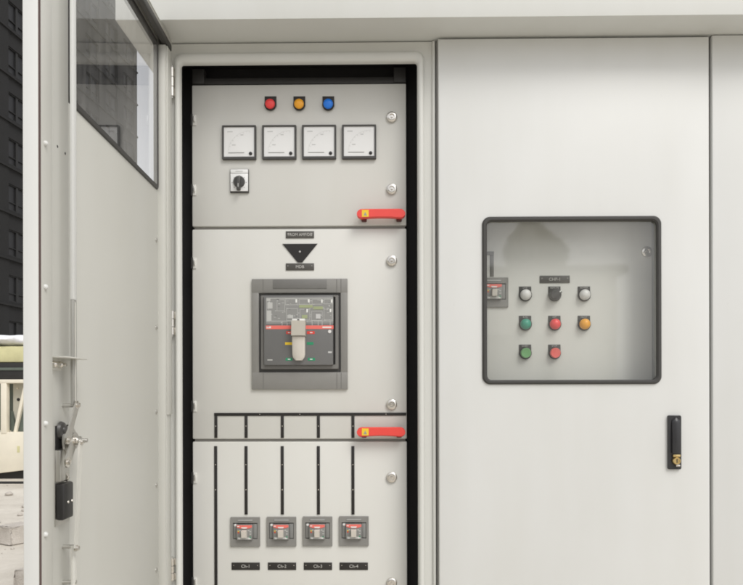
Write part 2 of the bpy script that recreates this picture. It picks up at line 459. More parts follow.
locks_y = [(117.5, 189.5), (261.0, 404.5), (477.0, 582.5)]
hinge_y = [(120.0, 190.0), (263.0, 406.0), (477.5, 582.0)]
inner = []
for i, (ya, yb) in enumerate(PR):
    mb = MB()
    z1 = at(300, ya, YP).z; z0 = at(300, yb, YP).z if i < 2 else BASE + 0.14
    mb.box(PX0, PX1, YP, YP + 0.018, z0, z1, 'paint_inner', bev=0.003)
    d = mb.build('inner_door', cab)
    inner.append(d)
    for py in locks_y[i]:
        c = at(391.7, py, YP); lock_mb((c.x, YP - 0.0002, c.z)).build('lock', d)
    for py in hinge_y[i]:
        hinge_mb(PX0 + 0.001, at(193, py, YP).z).build('hinge', d)
inner[0]['label'] = 'top inner door carrying four meters and three lamps'
inner[1]['label'] = 'middle inner door carrying the large breaker'
inner[2]['label'] = 'bottom inner door carrying four small breakers'
for i, py in ((0, 213.8), (1, 432.3)):
    a = at(356.8, py, YP - 0.034); b = at(405.3, py, YP - 0.034)
    handle_mb(a.x, b.x, a.z).build('handle', inner[i])
# mimic bus on the middle and bottom doors
strip_part(inner[1], 214.3, 414.2, 406.2, 414.2, (260, 300, 386), m='strip')
for k, px in enumerate((216.0, 246.2, 282.4, 318.5, 353.0)):
    strip_part(inner[1], px, 415.9, px, 437.9, (426,))
    strip_part(inner[2], px, 446.0, px, 640.0 if k == 0 else 514.3, (464.5, 489.5))

# outer hinges of the left cabinet
for py0, py1 in ((68, 97), (311, 335), (558, 580)):
    mb = MB()
    c0 = at(172.2, py0, -0.012); c1 = at(172.2, py1, -0.012)
    x = c0.x; h = c0.z - c1.z
    for k in range(3):
        za = c1.z + h * k / 3 + 0.001; zb = c1.z + h * (k + 1) / 3 - 0.001
        mb.rod((x, -0.014, za), (x, -0.014, zb), 0.0066, 'chrome')
    mb.rod((x, -0.014, c1.z - 0.004), (x, -0.014, c0.z + 0.004), 0.0028, 'zinc')
    mb.box(x + 0.001, x + 0.0125, -0.0105, -0.0005, c1.z + h * .02, c1.z + h * .32, 'chrome', bev=0.001); mb.box(x + 0.001, x + 0.0125, -0.0105, -0.0005, c1.z + h * .68, c1.z + h * .98, 'chrome', bev=0.001)
    mb.build('hinge', cab)

# ---------------- the open door: a folded tray, inner face looking to +X
DX_OUT = -0.587      # outer skin
DX_IN = -0.583       # inner face of skin
DX_LIP = -0.5625     # face of the return lips
DY1 = -0.018; DY0 = atx(39.2, 300, DX_LIP).y
DZ1 = TOP - 0.010; DZ0 = BASE + 0.03
lip_f = abs(atx(52.5, 300, DX_LIP).y - DY0)
HLY = atx(158.2, 300, DX_IN).y             # hinge lip edge
WY1 = HLY - 0.0015                            # window extents in the skin
wz1 = TOP - 0.030; wz0 = atx(118, 151.5, DX_IN).z
WY0 = atx(70.6, 60, DX_IN + .004).y
mb = MB()
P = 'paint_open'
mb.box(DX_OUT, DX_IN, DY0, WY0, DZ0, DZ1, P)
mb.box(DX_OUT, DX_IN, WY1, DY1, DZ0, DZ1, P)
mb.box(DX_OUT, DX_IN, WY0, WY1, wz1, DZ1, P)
# below the window: extents of the lock cut-out, its dark laid on as a sheet
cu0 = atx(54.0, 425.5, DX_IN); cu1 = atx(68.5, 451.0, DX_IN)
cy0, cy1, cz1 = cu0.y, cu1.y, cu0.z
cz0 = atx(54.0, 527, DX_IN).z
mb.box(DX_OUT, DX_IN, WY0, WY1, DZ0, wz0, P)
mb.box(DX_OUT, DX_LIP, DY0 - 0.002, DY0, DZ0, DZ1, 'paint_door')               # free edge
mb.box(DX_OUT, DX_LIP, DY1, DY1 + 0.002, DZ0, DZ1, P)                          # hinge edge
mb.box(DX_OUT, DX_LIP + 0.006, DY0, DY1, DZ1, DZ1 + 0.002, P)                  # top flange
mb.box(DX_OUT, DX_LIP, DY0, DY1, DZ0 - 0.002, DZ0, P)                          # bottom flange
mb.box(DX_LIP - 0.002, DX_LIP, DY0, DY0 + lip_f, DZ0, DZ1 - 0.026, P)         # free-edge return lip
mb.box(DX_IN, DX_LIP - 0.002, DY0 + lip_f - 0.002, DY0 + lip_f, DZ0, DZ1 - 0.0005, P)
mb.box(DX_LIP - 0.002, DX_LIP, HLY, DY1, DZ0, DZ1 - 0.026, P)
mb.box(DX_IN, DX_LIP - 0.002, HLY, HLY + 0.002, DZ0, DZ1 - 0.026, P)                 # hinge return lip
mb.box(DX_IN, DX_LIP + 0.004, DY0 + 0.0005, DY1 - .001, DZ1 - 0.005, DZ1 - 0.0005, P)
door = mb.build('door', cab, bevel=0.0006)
door['label'] = 'glazed outer door seen edge on, standing wide open'
# dark seam just inside the free edge
mb = MB(); mb.box(DX_LIP, DX_LIP + 0.0012, DY0 - 0.0015, DY0 + 0.004, DZ0, DZ1 - 0.006, 'seam'); mb.build('edge_seal', door)
# foam gasket on hinge lip that stops at y = 415
mb = MB()
a = atx(164.5, 415, DX_LIP)
mb.box(DX_LIP, DX_LIP + 0.004, HLY + 0.004, DY1 - 0.001, a.z, DZ1 - 0.027, P, bev=0.001); mb.build('edge_strip', door)
# window gasket + glass
def swap(pts): return pts
mb = MB()
o_ = rrect(WY0, WY1, wz0, wz1, 0.014); i_ = rrect(WY0 + 0.013, WY1 - 0.013, wz0 + 0.013, wz1 - 0.013, 0.008)
# ring is made in XZ, then turned to lie in the YZ plane
mb.ring(o_, i_, -0.004, 0.006, 'gasket', bev=0.002)
for v in mb.bm.verts:
    x, y, z = v.co; v.co = (DX_IN - y * 1.0 - 0.001, x, z)
mb.build('window_gasket', door)
mb = MB(); mb._f([mb.bm.verts.new(p) for p in ((DX_IN + .0022, WY0 + .0125, wz0 + .0125), (DX_IN + .0022, WY1 - .0125, wz0 + .0125), (DX_IN + .0022, WY1 - .0125, wz1 - .0125), (DX_IN + .0022, WY0 + .0125, wz1 - .0125))], mb.mi('glass_side')); mb.build('window_glass', door, smooth=0)
# dark strip above the window
mb = MB()
mb.box(DX_LIP - 0.010, DX_LIP + 0.005, DY0 + .004, DY1 - 0.003, DZ1 - 0.0245, DZ1 - 0.0065, 'gasket', bev=0.003); mb.build('upper_strip', door)
# bolts along the lips
for px, ys in ((45.0, (143.5, 287.0, 423.5, 534.5)),):
    for py in ys:
        c = atx(px, py, DX_LIP); mb = MB()
        mb.lathe([(0.0045, 0.0), (0.0045, 0.002), (0.003, 0.0042), (0.001, 0.005)], (DX_LIP - 0.0002, c.y, c.z), 'paint_door', n=14, axis='X'); mb.build('bolt', door)
for py in (240, 327.5, 411.8, 485, 570):
    c = atx(156.3, py, DX_IN); mb = MB()
    mb.lathe([(0.006, 0.0), (0.006, 0.002), (0.003, 0.004), (0.001, 0.0045)], (DX_IN - 0.0002, c.y, c.z), 'zinc', n=12, axis='X'); mb.build('bolt', door)
for px, py in ((57.5, 146.5), (65.2, 153.5)):
    c = atx(px, py, DX_IN); mb = MB()
    mb.lathe([(0.0028, 0.0), (0.002, 0.0006)], (DX_IN - 0.0001, c.y, c.z), 'black', n=10, axis='X'); mb.build('screw_hole', door)

# rod lock on the door
XR = DX_IN + 0.020
ru = atx(73.8, 405, XR)
ry = ru.y
mb = MB()
zs = atx(73.8, 300, XR).z
mb.box(XR - 0.003, XR + 0.003, ry - 0.0075, ry + 0.0075, zs, DZ1 - 0.027, 'paint_door', bev=0.001)
mb.box(XR - 0.0028, XR + 0.0028, ry - 0.0078, ry + 0.0072, ru.z, zs - .0002, 'zinc_rodgrey', bev=0.001)
mb.box(XR + 0.0030, XR + 0.0042, ry - 0.0025, ry + 0.0005, ru.z + .004, zs - .004, 'zinc_pale')
mb.build('upper_lock_rod', door)
rl = atx(72.0, 546, XR)
mb = MB()
mb.box(XR - 0.003, XR + 0.003, ry - 0.0075, ry + 0.0075, DZ0 + 0.02, rl.z, 'zinc_pale', bev=0.001)
mb.build('lower_lock_rod', door)
# guide bracket for the upper rod
g = atx(74, 358.5, XR)
mb = MB()
mb.box(DX_IN, XR + 0.012, g.y - 0.055, g.y + 0.030, g.z - 0.0012, g.z + 0.0012, 'zinc_pale', bev=0.0006)
mb.box(DX_IN, DX_IN + 0.002, g.y - 0.055, g.y - 0.010, g.z - 0.022, g.z - 0.0012, 'zinc_pale')
for dy in (-0.045, -0.022):
    mb.lathe([(0.006, 0), (0.006, 0.006), (0.003, 0.009), (0.003, 0.014), (0.001, 0.0142)], (DX_IN + 0.002, g.y + dy, g.z - 0.012), 'chrome', n=12, axis='X')
mb.build('rod_guide', door)
# crank, boss, links
bs = atx(75.0, 440.5, XR)
mb = MB()
mb.lathe([(0.026, 0.0), (0.026, 0.004), (0.015, 0.006), (0.015, 0.013), (0.008, 0.013), (0.008, 0.022), (0.004, 0.023), (0.0035, 0.034), (0.001, 0.035)], (XR - 0.012, bs.y, bs.z), 'zinc', n=20, axis='X')
mb.build('crank_boss', door)
xl = XR + 0.006
def link(pxa, pya, pxb, pyb, name, m, hw=0.007, x=xl):
    a = atx(pxa, pya, x); b = atx(pxb, pyb, x); mb = MB()
    mb.bar(a, b, hw, 0.0015, m)
    for p in (a, b): mb.lathe([(hw, 0.0), (hw, 0.003), (0.0045, 0.0035), (0.004, 0.007), (0.001, 0.0075)], (x - 0.0016, p.y, p.z), 'chrome', n=14, axis='X')
    return mb.build(name, door)
link(76.8, 405.0, 67.5, 440.0, 'upper_link', 'zinc', hw=0.0075)
link(80.5, 442.0, 76.0, 548.0, 'lower_link', 'zinc_pale', hw=0.006, x=xl + 0.004)
link(74.0, 441.0, 67.5, 462.0, 'crank_arm', 'zinc', hw=0.010, x=xl - 0.004)
for py in (405.5, 546.5, 582.0):
    c = atx(69.5, py, XR - 0.008); mb = MB()
    mb.rod((DX_IN, c.y, c.z), (XR + 0.004, c.y, c.z), 0.0035, 'zinc'); mb.build('rod_pin', door)
# lock case
mb = MB()
mb.box(DX_IN, DX_IN + 0.0015, cy0, cy1, cz0, cz1, 'zinc', bev=0.0004)
mb.box(DX_IN + 0.0015, DX_IN + 0.0022, cy0 + .001, cy1 - .001, atx(54, 450, DX_IN).z, cz1 - 0.001, 'shade_black')  # dark sheet, shade of the cut-out put into its colour
zb = atx(54, 450.5, DX_IN).z; zc = atx(54, 482, DX_IN).z
mb.box(DX_IN + 0.0015, DX_IN + 0.010, cy0 + 0.002, cy0 + 0.024, zc, zb, 'zinc', bev=0.001)
for py in (453.5, 477.0):
    c = atx(63.5, py, DX_IN); mb.lathe([(0.0075, 0), (0.0075, 0.005), (0.004, 0.008), (0.001, 0.009)], (DX_IN + 0.0015, c.y, c.z), 'chrome', n=14, axis='X')
cs = atx(59, 436, DX_IN)
mb.lathe([(0.016, 0), (0.014, 0.005), (0.008, 0.007), (0.007, 0.010)], (DX_IN + 0.0022, cs.y + 0.002, cs.z + 0.010), 'meter_frame', n=18, axis='X')
mb.build('lock_plate', door)
mb = MB()
k0 = atx(54.5, 484, DX_IN); k1 = atx(66.0, 516, DX_IN)
mb.box(DX_IN + 0.0016, DX_IN + 0.016, k0.y, k1.y - 0.004, k1.z, k0.z, 'black', bev=0.004)
for dy in (0.018, 0.034):
    mb.lathe([(0.0028, 0), (0.0024, 0.001)], (DX_IN + 0.016, k0.y + dy, (k0.z + k1.z) / 2 - 0.002), 'chrome', n=8, axis='X')
mb.build('lock_case', door)
for o in [door] + list(door.children):   # swing the finished door about its hinge
    for v in o.data.vertices:
        w = v.co + cab.location
        v.co = DOOR_R @ (w - DOOR_P) + DOOR_P - cab.location

# ------------------------------------------------------------------ centre cabinet
cen = thing('switchboard_cabinet', 'closed light grey cabinet with a rounded window showing push buttons and a black handle', 'electrical cabinet', ((L_X1 + C_X1) / 2, 0.3, 0), 'switchboard cabinets in a row')
GX0, GX1, GZ0, GZ1 = at(482.2, 300, YD).x, at(661.0, 300, YD).x, at(570, 384.2, YD).z, at(570, 216.6, YD).z
cx0, cx1 = L_X1 + 0.004, C_X1 - 0.003
def closed_body(root, x0, x1, open_front):
    mb = MB()
    mb.box(x0 - 0.001, x0 + 0.001, 0.004, DEPTH, BASE, TOP - 0.003)
    mb.box(x1 - 0.001, x1 + 0.001, 0.004, DEPTH, BASE, TOP - 0.003)
    mb.box(x0 + 0.001, x1 - 0.001, DEPTH - 0.002, DEPTH, BASE, TOP - 0.003)
    fw = 0.02
    mb.box(x0, x0 + fw, 0.0, 0.003, BASE, TOP - 0.003, 'divider'); mb.box(x1 - fw, x1, 0.0, 0.003, BASE, TOP - 0.003, 'divider')
    mb.box(x0 + fw, x1 - fw, 0.0, 0.003, TOP - 0.03, TOP - 0.003, 'divider'); mb.box(x0 + fw, x1 - fw, 0.0, 0.003, BASE, BASE + 0.03, 'divider')
    mb.build('frame', root)
    mb = MB(); mb.box(x0 + 0.004, x1 - 0.004, 0.03, DEPTH - 0.03, 0.0, BASE, 'rail_dark'); mb.build('plinth', root)
closed_body(cen, L_X1 + 0.001, C_X1 - 0.001, True)
DZT = TOP - 0.006
def door_with_hole(x0, x1, z0, z1, hole, y0, y1, m):
    """one sheet: outline to window hole, front bevelled"""
    n = 7
    mb = MB()
    h = hole
    def outer_for(pts, ins=0.0):
        res = []
        cxh = (GX0 + GX1) / 2; czh = (GZ0 + GZ1) / 2
        for (px, pz) in pts:
            dx, dz = px - cxh, pz - czh
            X = x1 - ins if dx > 0 else x0 + ins; Zz = z1 - ins if dz > 0 else z0 + ins
            res.append((X, Zz))
        return res
    i = mb.mi(m)
    bv = 0.004
    def loop(pts, y): return [mb.bm.verts.new((p[0], y, p[1])) for p in pts]
    # split each straight run so that the quads fan cleanly: corners map to corners
    A = loop(outer_for(h), y1); B = loop(outer_for(h), y0 + bv); C = loop(outer_for(h, bv * .3), y0 + bv * .3); D = loop(outer_for(h, bv), y0)
    E = loop(h, y0); F = loop(h, y1)
    N = len(h)
    for a, b in ((A, B), (B, C), (C, D), (D, E), (E, F), (F, A)):
        for k in range(N):
            q = [a[k], a[(k + 1) % N], b[(k + 1) % N], b[k]]
            uq = []
            for v in q:
                if not any((v.co - w.co).length < 1e-7 for w in uq): uq.append(v)
            if len(uq) >= 3: mb._f(uq, i)
    bmesh.ops.remove_doubles(mb.bm, verts=mb.bm.verts, dist=1e-6)
    return mb
hole = rrect(GX0 + 0.008, GX1 - 0.008, GZ0 + 0.008, GZ1 - 0.008, 0.012)
cdoor = door_with_hole(cx0, cx1, BASE + 0.01, DZT, hole, YD, -0.002, 'paint_door').build('door', cen, smooth=25)
mb = MB()
mb.ring(rrect(GX0, GX1, GZ0, GZ1, 0.021, 8), rrect(GX0 + 0.0125, GX1 - 0.0125, GZ0 + 0.0115, GZ1 - 0.0125, 0.013, 8), YD - 0.007, YD + 0.004, 'gasket', bev=0.004)
mb.build('window_gasket', cdoor)
mb = MB(); mb._f([mb.bm.verts.new(p) for p in ((GX0 + .0085, YD + .005, GZ0 + .0085), (GX1 - .0085, YD + .005, GZ0 + .0085), (GX1 - .0085, YD + .005, GZ1 - .0085), (GX0 + .0085, YD + .005, GZ1 - .0085))], mb.mi('glass')); mb.build('window_glass', cdoor, smooth=0)
# inner panel behind the glass
mb = MB()
qx0, qx1 = L_X1 + 0.03, at(652.5, 300, YP).x
mb.box(qx0, qx1, YP, YP + 0.018, BASE + 0.12, TOP - 0.07, 'paint_inner', bev=0.003)
ipan = mb.build('inner_door', cen)
c = at(646.3, 252.0, YP); lock_mb((c.x, YP - 0.0002, c.z)).build('lock', ipan)
mb = MB()
mb.box(L_X1 + 0.004, C_X1 - 0.004, 0.085, 0.087, BASE + .01, TOP - 0.02, 'paint_inner')
mb.box(qx1 + 0.004, C_X1 - 0.005, YP + 0.01, YP + 0.02, BASE + .01, TOP - 0.02, 'paint')
mb.build('interior_lining', cen)
strip_part(ipan, 484, 253.4, 493.9, 253.4, m='strip_hazed', w=0.0050)
strip_part(ipan, 491.9, 255.3, 491.9, 276.5, m='strip_hazed', w=0.0050)
# swing handle
h0 = at(667.2, 415.3, YD); h1 = at(680.2, 469.0, YD)
mb = MB()
mb.prism(rrect(h0.x, h1.x, h1.z, h0.z, 0.003, 3), YD - 0.008, YD - 0.0002, 'handle_black', bev=0.0015)
w = h1.x - h0.x
gp = [h0.x + w * .24, h0.x + w * .88]
n = 16; L = []
zt, zb = h0.z - 0.006, h1.z + 0.043
for k in range(n + 1):
    u = k / n; z = zt + (zb - zt) * u
    s = 1.0
    e = (zt - z); r = (gp[1] - gp[0]) / 2
    if e < r: s = math.sqrt(max(0.02, 1 - ((r - e) / r) ** 2))
    cxg = (gp[0] + gp[1]) / 2; hw = r * s
    yo = YD - 0.0085 - 0.009 * math.sin(min(1, .25 + .75 * u) * math.pi * .62) * (0.55 + 0.45 * s)
    L.append([(cxg - hw, YD - 0.007, z), (cxg - hw, yo + 0.003, z), (cxg - hw * .55, yo, z), (cxg + hw * .55, yo, z), (cxg + hw, yo + 0.003, z), (cxg + hw, YD - 0.007, z)])
mb.loops(L, 'handle_black', smooth=True)
dh = mb.build('door_handle', cen)
mb = MB()
lz = h1.z + 0.023; lx = (gp[0] + gp[1]) / 2
mb.lathe([(0.0105, 0.0), (0.0105, 0.006), (0.009, 0.009), (0.006, 0.009), (0.0055, 0.0075), (0.0005, 0.0075)], (lx, YD - 0.008, lz), 'brass', n=22)
mb.box(lx - 0.0095, lx + 0.0095, YD - 0.0155, YD - 0.0085, lz + 0.010, lz + 0.0165, 'brass', bev=0.001)
mb.box(lx - 0.0012, lx + 0.0012, YD - 0.0160, YD - 0.0154, lz - 0.005, lz + 0.005, 'black')
mb.box(lx - 0.002, lx + 0.009, YD - 0.0150, YD - 0.0085, lz - 0.0150, lz - 0.0102, 'chrome', bev=0.001)
mb.build('key_lock', dh)

# ------------------------------------------------------------------ right cabinet
rig = thing('switchboard_cabinet', 'plain light grey switchboard cabinet cut off by the right border of the photo', 'electrical cabinet', ((C_X1 + R_X1) / 2, 0.3, 0), 'switchboard cabinets in a row')
closed_body(rig, C_X1 + 0.001, R_X1, False)
mb = MB(); mb.box(C_X1 + 0.0045, R_X1 - 0.003, YD, -0.002, BASE + 0.01, DZT + .004, 'paint_door', bev=0.004); mb.build('door', rig)

# ------------------------------------------------------------------ canopy
FY = -0.118
can = thing('canopy', 'pale grey sheet metal rain canopy running above all the cabinets', 'canopy', (0.5, 0.3, TOP))
cxl = -0.672
mb = MB()
mb.box(cxl, R_X1 + 0.1, FY + 0.002, DEPTH + 0.1, TOP, TOP + 0.004, 'canopy')
mb.build('soffit', can)
mb = MB()
mb.box(cxl, R_X1 + 0.1, FY, FY + 0.0018, TOP - 0.001, TOP + 0.16, 'canopy')
mb.box(cxl, cxl + 0.002, FY + 0.0018, DEPTH + 0.1, TOP - 0.001, TOP + 0.16, 'canopy')
mb.box(R_X1 + 0.098, R_X1 + 0.1, FY + 0.0018, DEPTH + 0.1, TOP - 0.001, TOP + 0.16, 'canopy')
mb.build('fascia', can, bevel=0.0006)
mb = MB()
mb.loops([[(cxl - .02, FY - .02, TOP + .161), (R_X1 + .12, FY - .02, TOP + .161), (R_X1 + .12, DEPTH + .12, TOP + .161), (cxl - .02, DEPTH + .12, TOP + .161)],
          [(cxl - .02, FY - .02, TOP + .17), (R_X1 + .12, FY - .02, TOP + .17), (R_X1 + .12, DEPTH + .12, TOP + .25), (cxl - .02, DEPTH + .12, TOP + .25)]], 'canopy')
mb.build('roof_sheet', can)

# ------------------------------------------------------------------ devices on the inner doors
def put(proto, px, py, Y, label, group=None, first=[]):
    c = at(px, py, Y)
    if proto.get('used') is None:
        proto['used'] = 1; proto.location = c; proto['label'] = label
        if group: proto['group'] = group
        return proto
    return dup(proto, c, label, group)

# --- indicator lamps above the meters
def make_lamp(lens, label, r=0.0135, dome=0.012, plate_h=0.040, name='indicator_lamp', cat='indicator lamp', push=False, plate=(0.033, 0.0245)):
    t_ = thing(name, label, cat)
    pw, up = plate
    mb = MB()
    mb.box(-pw / 2, pw / 2, -0.002, -0.0002, -0.004, up, 'plate', bev=0.0006)
    mb.build('legend_plate', t_)
    mb = MB()
    mb.lathe([(r + 0.003, 0.0022), (r + 0.0032, 0.006), (r + 0.001, 0.0085), (r - 0.0005, 0.0085)], (0, 0, 0), 'black', n=28)
    mb.build('bezel', t_)
    mb = MB()
    if push:
        mb.lathe([(r + .0002, 0.008), (r, 0.015), (r - 0.0012, 0.0165), (r - 0.004, 0.0158), (0.0005, 0.0155)], (0, 0, 0), lens, n=28)
        mb.build('button_cap', t_)
    else:
        prof = [(r, 0.008), (r, 0.0115)] + [(r * math.cos(a), 0.0115 + dome * math.sin(a)) for a in (R(12), R(25), R(40), R(55), R(70), R(83))]
        mb.lathe(prof, (0, 0, 0), lens, n=28)
        mb.build('lens', t_)
    return t_
for px, ln, lab in ((270.6, 'red', 'red indicator lamp above the meters, left of the amber one'), (299.4, 'amber', 'amber indicator lamp between the red and blue lamps above the meters'), (328.4, 'blue', 'blue indicator lamp above the meters')):
    l = make_lamp(ln, lab, dome=0.006); l.location = at(px, 105.4, YP); l['group'] = 'indicator lamps above the meters'
    if ln == 'red': pass

# --- meters
def make_meter():
    t_ = thing('panel_meter', '', 'meter')
    s = 0.0475
    mb = MB()
    mb.ring(rrect(-s, s, -s, s, 0.002, 3), rrect(-s + .005, s - .005, -s + .0075, s - .0045, 0.001, 3), -0.010, -0.0002, 'meter_frame', bev=0.0012)
    mb.build('frame', t_)
    mb = MB(); mb.box(-s + .0045, s - .0045, -0.0062, -0.0004, -s + .007, s - .004, 'card'); face = mb.build('dial', t_)
    pv = Vector((0.030, -0.029))
    mb = MB()
    ra = 0.061
    for k in range(30):                                # 90 degree scale
        a0 = R(90 + 90 * k / 30); a1 = R(90 + 90 * (k + 1) / 30)
        q = [(pv.x + r_ * math.cos(a), pv.y + r_ * math.sin(a)) for r_, a in ((ra, a0), (ra + .0005, a0), (ra + .0005, a1), (ra, a1))]
        mb.loops([[(p[0], -0.0063, p[1]) for p in q], [(p[0], -0.0066, p[1]) for p in q]], 'dial_print')
    for k in range(0, 31, 3):
        a = R(90 + 90 * k / 30); l = .0045 if k % 6 == 0 else .0028
        d = Vector((math.cos(a), math.sin(a))); n_ = Vector((-d.y, d.x)) * .0003
        q = [pv + d * (ra - l) + n_, pv + d * (ra - l) - n_, pv + d * ra - n_, pv + d * ra + n_]
        mb.loops([[(p.x, -0.0063, p.y) for p in q], [(p.x, -0.0066, p.y) for p in q]], 'soft_print')
    mb.box(-0.033, -0.018, -0.0065, -0.0062, 0.029, 0.0315, 'soft_print')
    mb.box(0.004, 0.012, -0.0065, -0.0062, 0.020, 0.0225, 'soft_print')
    mb.box(-0.020, -0.010, -0.0065, -0.0062, -0.008, -0.0055, 'soft_print')
    mb.build('scale', face)
    mb = MB()
    mb.bar((0.014, -0.0068, -0.0285), (-0.030, -0.0068, -0.0285), 0.0009, 0.0003, 'grey_print', up=(0, 1, 0))
    mb.build('needle', face)
    mb = MB(); mb.lathe([(0.0048, 0.0062), (0.0046, 0.0082), (0.0030, 0.0088), (0.0005, 0.0088)], (pv.x + .002, 0, pv.y - 0.002), 'black', n=18); mb.build('zero_screw', t_)
    return t_
meter = make_meter()
for px, lab in ((239.6, 'square white panel meter above the rotary switch, leftmost of four'), (279.6, 'square white panel meter second from left, below the red and amber lamps'),
                (319.3, 'square white panel meter third from left, below the blue lamp'), (359.2, 'square white panel meter nearest the round lock, rightmost of four')):
    py = 143.4 - (px - 239) * .005
    m_ = put(meter, px, py, YP, lab, 'square panel meters in a row')
mletters = ['V', 'A', 'A', 'A']

# --- rotary switch
rs = thing('rotary_switch', 'small white rotary selector switch with a dark knob, below the leftmost meter', 'switch', at(239.8, 181.4, YP))
base = rs.location
mb = MB(); mb.box(-.0262, .0262, -.006, -.0002, -.0335, .0325, 'meter_frame', bev=.0012)
def loc_build(mb, name, root):
    for v in mb.bm.verts: v.co += root.location
    return mb.build(name, root)
loc_build(mb, 'back_plate', rs)
mb = MB(); mb.box(-.0245, .0245, -.0085, -.0058, -.0295, .0195, 'card', bev=.0008); mb.box(-.0245, .0245, -.0085, -.0058, .0205, .0310, 'card', bev=.0006)
for k in range(8):
    a = R(45 * k); d = (math.cos(a), math.sin(a))
    mb.box(d[0] * .0195 - .0011, d[0] * .0195 + .0011, -.0089, -.0084, d[1] * .0195 - .0068, d[1] * .0195 - .0048, 'grey_print')
mb.box(-.010, .010, -.0089, -.0084, .0245, .0268, 'soft_print')
loc_build(mb, 'face_plate', rs)
mb = MB(); mb.lathe([(.0165, .0085), (.0160, .013), (.0145, .0155), (.001, .0158)], (0, 0, -.004), 'meter_frame', n=28)
mb.box(-.0052, .0052, -.0230, -.0120, -.0300, .0085, 'meter_frame', bev=.0018)
mb.box(-.0009, .0009, -.0234, -.0228, -.022, -.012, 'soft_print')
loc_build(mb, 'knob', rs)

# --- engraved plates
def nameplate(px, py, w, h, body, label, size, m='plate', group=None, Y=YP, sx=1.0, screw='white'):
    t_ = thing('nameplate', label, 'nameplate', at(px, py, Y), group)
    mb = MB(); mb.box(-w / 2, w / 2, -.0022, -.0002, -h / 2, h / 2, m, bev=.0005); loc_build(mb, 'plate', t_)
    for sgn in (-1, 1):
        mb = MB(); mb.lathe([(.0014, .0020), (.0012, .0030)], (sgn * (w / 2 - .006), 0, h * .12), 'chrome', n=10); loc_build(mb, 'screw', t_)
    text('lettering', body, size, t_.location + Vector((0, -.0024, -size * .02)), 'plate_print', t_, sx=sx)
    return t_
nameplate(300.0, 234.8, .079, .0195, 'FROM AMF/DB', 'black nameplate with white letters above the black triangle', .0115, 'plate_grey', sx=.92)
nameplate(300.0, 266.9, .079, .0195, 'MDB', 'black nameplate with white letters just below the tip of the black triangle', .0115, 'plate_grey')
for k, px in enumerate((245.8, 282.1, 318.0, 353.8)):
    nameplate(px, 566.0, .079, .0205, 'Ch-%d' % (k + 1), 'small black nameplate reading Ch-%d below a small breaker' % (k + 1), .0125, 'plate', 'nameplates below the small breakers')
nameplate(554.6, 279.4, .083, .0205, 'CHP-1', 'dark nameplate reading CHP-1 behind the window of the closed cabinet', .0120, 'plate_grey')
tri = thing('arrow_plate', 'black downward pointing triangle plate between two nameplates above the large breaker', 'symbol plate', at(300.0, 253.0, YP))
mb = MB(); mb.prism([(-.049, .0255), (.049, .0255), (.0065, -.0265), (-.0065, -.0265)], -.0025, -.0002, 'strip', bev=.0006); loc_build(mb, 'plate', tri)
mb = MB(); mb.lathe([(.0030, .0024), (.0026, .0038), (.0004, .0040)], (0, 0, .003), 'zinc', n=14); loc_build(mb, 'screw', tri)

# --- large breaker
bc = at(299.8, 333.8, YP)
bk = thing('circuit_breaker', 'large grey moulded case circuit breaker in a wide surround on the middle inner door', 'circuit breaker', bc)
K = YP - CAM.y
def B(px, py): # offsets from the breaker centre, on the panel face
    p = at(px, py, YP) - bc; return p.x, p.z
x0, z1 = B(252.2, 279.4); x1, z0 = B(347.8, 389.3)
ix0, iz1 = B(259.3, 293.4); ix1, iz0 = B(340.9, 372.3)
mb = MB()
bev = .0012
mb.box(x0, x1, -.008, -.0002, iz1, z1, 'breaker_frame', bev=bev); mb.box(x0, x1, -.008, -.0002, z0, iz0, 'breaker_frame', bev=bev)
mb.box(x0, ix0, -.0078, -.0002, iz0 - .001, iz1 + .001, 'breaker_frame', bev=bev); mb.box(ix1, x1, -.0078, -.0002, iz0 - .001, iz1 + .001, 'breaker_frame', bev=bev)
for px in (263.6, 337.0, 341.3):
    gx = B(px, 300)[0]
    mb.box(gx - .0008, gx + .0008, -.0086, -.0078, iz1 + .001, z1 - .001, 'breaker_lip'); mb.box(gx - .0008, gx + .0008, -.0086, -.0078, z0 + .001, iz0 - .001, 'breaker_lip')
lx0, lz1 = B(273.5, 280.0); lx1, lz0 = B(327.0, 289.0)
mb.box(lx0, lx1, -.0092, -.0078, lz0, lz1 - .001, 'breaker_label', bev=.0004)
loc_build(mb, 'surround', bk)
mb = MB()
mb.box(ix0 + .0005, ix1 - .0005, -.002, -.0002, iz0 + .0005, iz1 - .0005, 'breaker_well')
jx0, jz1 = B(260.6, 294.9); jx1, jz0 = B(339.6, 370.0)
mb.ring(rrect(jx0 + .002, jx1 - .002, jz0 + .002, jz1 - .003, .003, 3), rrect(jx0 + .012, jx1 - .012, jz0 + .015, jz1 - .008, .002, 3), -.012, -.0018, 'breaker_lip', bev=.002)
loc_build(mb, 'well', bk)
fx0, fz1 = B(265.2, 296.6); fx1, fz0 = B(333.6, 365.2)
mb = MB(); mb.box(fx0, fx1, -.022, -.002, fz0, fz1, 'breaker_face', bev=.0012)
face = loc_build(mb, 'face', bk)
yf = -.022
def fb(mb, px0, py0, px1, py1, m, th=.0004, lift=0.0):
    a = B(px0, py0); b = B(px1, py1)
    # the face stands 22 mm proud: scale the outline back onto it
    s = .9885
    cx_, cz_ = (at(371, HOR, YP) - bc).x, (at(371, HOR, YP) - bc).z
    f = lambda q: (cx_ + (q[0] - cx_) * s, cz_ + (q[1] - cz_) * s)
    a, b = f(a), f(b)
    mb.box(a[0], b[0], yf - th - lift, yf + .0002, a[1], b[1], m)
mb = MB()
fb(mb, 266.2, 297.6, 333.4, 323.6, 'diagram', .0002)
fb(mb, 266, 325.6, 333.6, 328.9, 'red_hazed')
